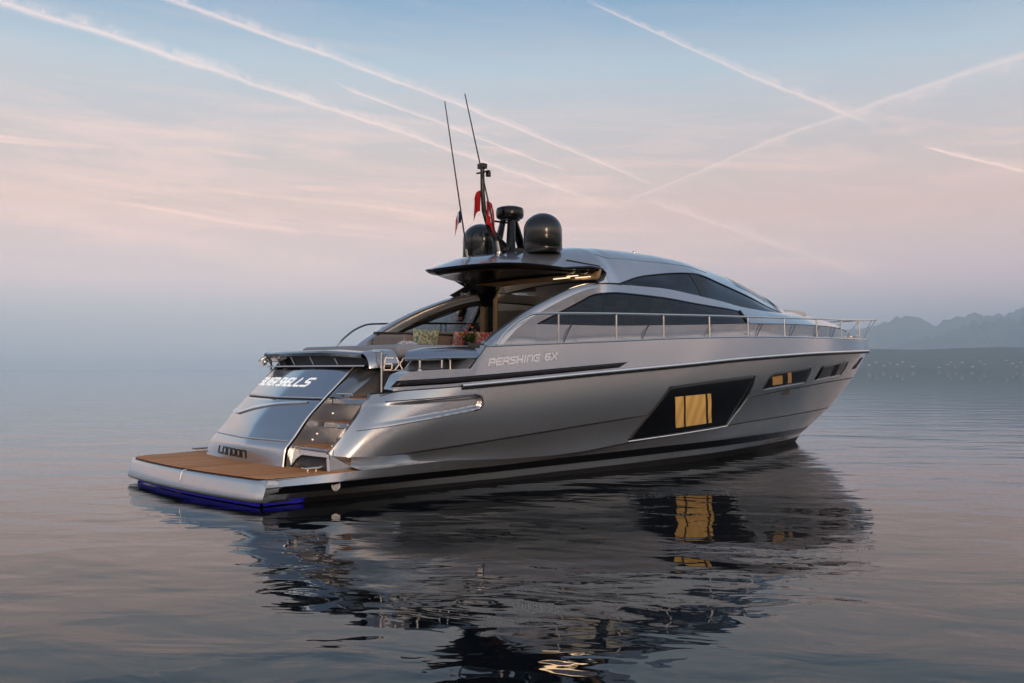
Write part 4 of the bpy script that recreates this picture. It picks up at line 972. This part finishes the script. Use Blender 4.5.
for i in range(22):
    a = rnd.uniform(0, 6.28); rr = rnd.uniform(0,.17); z = .22+rnd.uniform(0,.24)*(1-rr*2); r = rnd.uniform(.022,.045)
    f = MB()
    for ring in range(3):
        for p in range(7):
            q = 2*math.pi*p/7+ring*.4; e = .3+ring*.45; c = Vector((math.cos(a)*rr, math.sin(a)*rr, z)); d = Vector((math.cos(q)*math.cos(e), math.sin(q)*math.cos(e), math.sin(e)))
            s = Vector((-math.sin(q), math.cos(q), 0))*r*.5
            f.add([c, c+d*r*.7+s, c+d*r*1.15, c+d*r*.7-s], [(0,1,2,3)])
    local_build(f, 'blossom', fl[i % 4], bq, flat=True)

# ------------------------------------------------------------------ lake
def water_mat():
    m = bpy.data.materials.new('lake_water'); m.use_nodes = True; t = m.node_tree; b = t.nodes['Principled BSDF']
    b.inputs['Base Color'].default_value = (.006,.008,.010,1); b.inputs['Roughness'].default_value = .015; b.inputs['IOR'].default_value = 1.26
    g = t.nodes.new('ShaderNodeNewGeometry'); sp = t.nodes.new('ShaderNodeSeparateXYZ'); t.links.new(g.outputs['Position'], sp.inputs[0])
    x, y = sp.outputs[0], sp.outputs[1]
    P = comb(x, y, 0, t=t)
    rot = t.nodes.new('ShaderNodeVectorRotate'); rot.rotation_type = 'Z_AXIS'; rot.inputs['Angle'].default_value = R(12); t.links.new(P, rot.inputs['Vector'])
    sr = t.nodes.new('ShaderNodeSeparateXYZ'); t.links.new(rot.outputs[0], sr.inputs[0])
    S = comb(mth('MULTIPLY', sr.outputs[0], .62, t=t), sr.outputs[1], 0, t=t)
    n1 = noise(S, .45, 3, .5, .3, t=t)        # low swell
    n2 = noise(S, 1.55, 3, .42, .7, t=t)         # wavelets
    n3 = noise(S, 4.2, 2, .5, .3, t=t)        # fine ripples
    patchy = noise(P, .09, 3, .5, t=t)
    dist = mth('SQRT', mth('ADD', mth('MULTIPLY', x, x, t=t), mth('MULTIPLY', y, y, t=t), t=t), t=t)
    calm = mth('DIVIDE', 55.0, mth('ADD', dist, 40.0, t=t), t=t, clamp=True)
    n2 = mth('MULTIPLY', n2, calm, t=t); n1 = mth('MULTIPLY', n1, calm, t=t)
    n3 = mth('MULTIPLY', n3, mth('MULTIPLY_ADD', patchy, 3.0, -1.0, t=t, clamp=True), t=t)
    h_ = mth('ADD', mth('MULTIPLY', n1, .050, t=t), mth('ADD', mth('MULTIPLY', n2, .0125, t=t), mth('MULTIPLY', n3, .0030, t=t), t=t), t=t)
    bp = t.nodes.new('ShaderNodeBump'); bp.inputs['Strength'].default_value = 1; bp.inputs['Distance'].default_value = 1
    t.links.new(h_, bp.inputs['Height']); t.links.new(bp.outputs[0], b.inputs['Normal'])
    return m
RW = 21000
me = bpy.data.meshes.new('lake_water'); n = 64
ring = [(math.cos(2*math.pi*i/n)*RW, math.sin(2*math.pi*i/n)*RW, 0) for i in range(n)]
me.from_pydata([(0,0,0)]+ring, [], [(0, i+1, (i+1) % n+1) for i in range(n)]); me.materials.append(water_mat())
lake = bpy.data.objects.new('water', me); COL.objects.link(lake); tag(lake, kind='structure')

# ------------------------------------------------------------------ far shore and mountains
def hills(name, prof, Y0, depth, rough, seed, m_, zfoot=-.5):
    """a ridge: profile of (px, py) heights set at distance Y0, falling away towards the lake and behind"""
    rnd = np.random.RandomState(seed); xs = np.array([p[0] for p in prof], float); ys = np.array([p[1] for p in prof], float)
    n = 640; px = np.linspace(xs[0], xs[-1], n); hh = (369.8-np.interp(px, xs, ys))/995*Y0
    jit = np.zeros(n)
    for f_, a in ((9,.3),(21,.3),(47,.3),(110,.25),(230,.15)): jit += a*np.interp(np.linspace(0,f_,n), np.arange(f_+2), rnd.uniform(-1,1,f_+2))
    hh = np.maximum(hh*(1+rough*jit), 1); G = []
    for k, (dy, s) in enumerate(((-1,0),(-.75,.14),(-.5,.34),(-.28,.58),(-.1,.85),(0,1),(.15,.8),(.5,.4),(1,0))):
        spur = np.zeros(n)
        for f_, a in ((14,.12),(33,.08),(70,.05)): spur += a*np.interp(np.linspace(0,f_,n), np.arange(f_+2), rnd.uniform(-1,1,f_+2))
        zz = hh*s*(1+spur*(s < 1)*(s > 0))
        G.append([((p-512)/995*Y0, Y0+dy*depth+(spur[i]*depth*.5 if 0 < s < 1 else 0), zz[i]+(zfoot if s == 0 else 0)) for i, p in enumerate(px)])
    o = MB().grid(np.array(G)).build(name, m_, boat=False, ang=70); tag(o, kind='structure'); return o
def land(name, c0, c1, sc):
    m = bpy.data.materials.new(name); m.use_nodes = True; t = m.node_tree; b = t.nodes['Principled BSDF']; b.inputs['Roughness'].default_value = .95
    g = t.nodes.new('ShaderNodeNewGeometry'); t.links.new(ramp(noise(g.outputs['Position'], sc, 8, .65, t=t), [(.4, c0), (.6, c1)], t=t), b.inputs['Base Color']); return m
rock = land('mountain_forest_rock', (.05,.07,.05), (.16,.16,.15), .0015); wood = land('shore_woodland', (.035,.055,.03), (.09,.11,.06), .008)
hills('mountains', [(560,366),(640,330),(700,322),(760,333),(800,338),(846,332),(866,324),(888,324),(899,320.5),(906,318.5),(923,325),(937,327),(947,321.5),(955,320),(974,314.5),(985,317.5),(1004,312),(1026,309),(1060,308),(1120,316),(1200,335),(1300,366)], 18500, 2200, .20, 3, rock)
hills('mountains', [(860,366),(905,345),(940,336),(960,330),(985,322),(1010,315),(1040,308),(1090,306),(1160,320),(1260,366)], 15500, 1600, .22, 8, rock)
hills('hillside', [(640,366),(720,360),(790,352),(830,349.5),(870,348.5),(920,349.5),(960,348),(1000,347),(1040,348),(1120,350),(1240,366)], 7600, 1500, .03, 5, wood)
hs = mat('house_render', (.55,.53,.50), .8); hr = mat('house_roof', (.25,.12,.09), .8)
rnd = random.Random(11)
spots = [(866,364.5),(873,362),(880,365),(887,362.5),(894,364),(899,361.5),(944,364),(947,361.5),(951,366),(958,362),(968,366),(980,364),(1008,363),(1012,366),(1016,362),(1019,365),(935,366.5),(909,366),(976,360.5),(1002,360)]
descr = ['white', 'pale', 'cream', 'bright white']
for i, (px, py) in enumerate(spots):
    Y0 = 7600-1500*(1-.9*(369.8-py)/10*.6); hz = (369.8-py)/995*Y0
    e = empty('house', ((px-512)/995*Y0, Y0-60, hz-6), rnd.uniform(-.5,.5)); w_, d_, h_ = rnd.uniform(9,20), 10, rnd.uniform(5,8)
    tag(e, 'tiny pale house on the hazy far shore beyond the bow', 'house', 'houses on the far shore')
    mb = MB().box((0,0,h_/2), (w_,d_,h_)); mb.build('wall', hs, e, boat=False, flat=True)
    MB().prism([(-w_/2-.4,-d_/2-.4,h_),(-w_/2-.4,d_/2+.4,h_),(-w_/2-.4,0,h_+3.2)], (w_+.8,0,0)).build('roof', hr, e, boat=False, flat=True)

# ------------------------------------------------------------------ air over the lake
hz = MB(); H = 22500; topz = 1230
hz.box((0,0,(topz-1.5)/2), (H*2, H*2, topz+1.5))
m = bpy.data.materials.new('lake_haze'); m.use_nodes = True; t = m.node_tree; t.nodes.clear()
pv = t.nodes.new('ShaderNodeVolumePrincipled'); pv.inputs['Color'].default_value = (.60,.80,1,1); pv.inputs['Density'].default_value = 9.5e-5; pv.inputs['Anisotropy'].default_value = -.5
mo = t.nodes.new('ShaderNodeOutputMaterial'); t.links.new(pv.outputs[0], mo.inputs['Volume'])
haze = hz.build('haze', m, boat=False, flat=True); tag(haze, kind='stuff')
scene.cycles.volume_bounces = 1
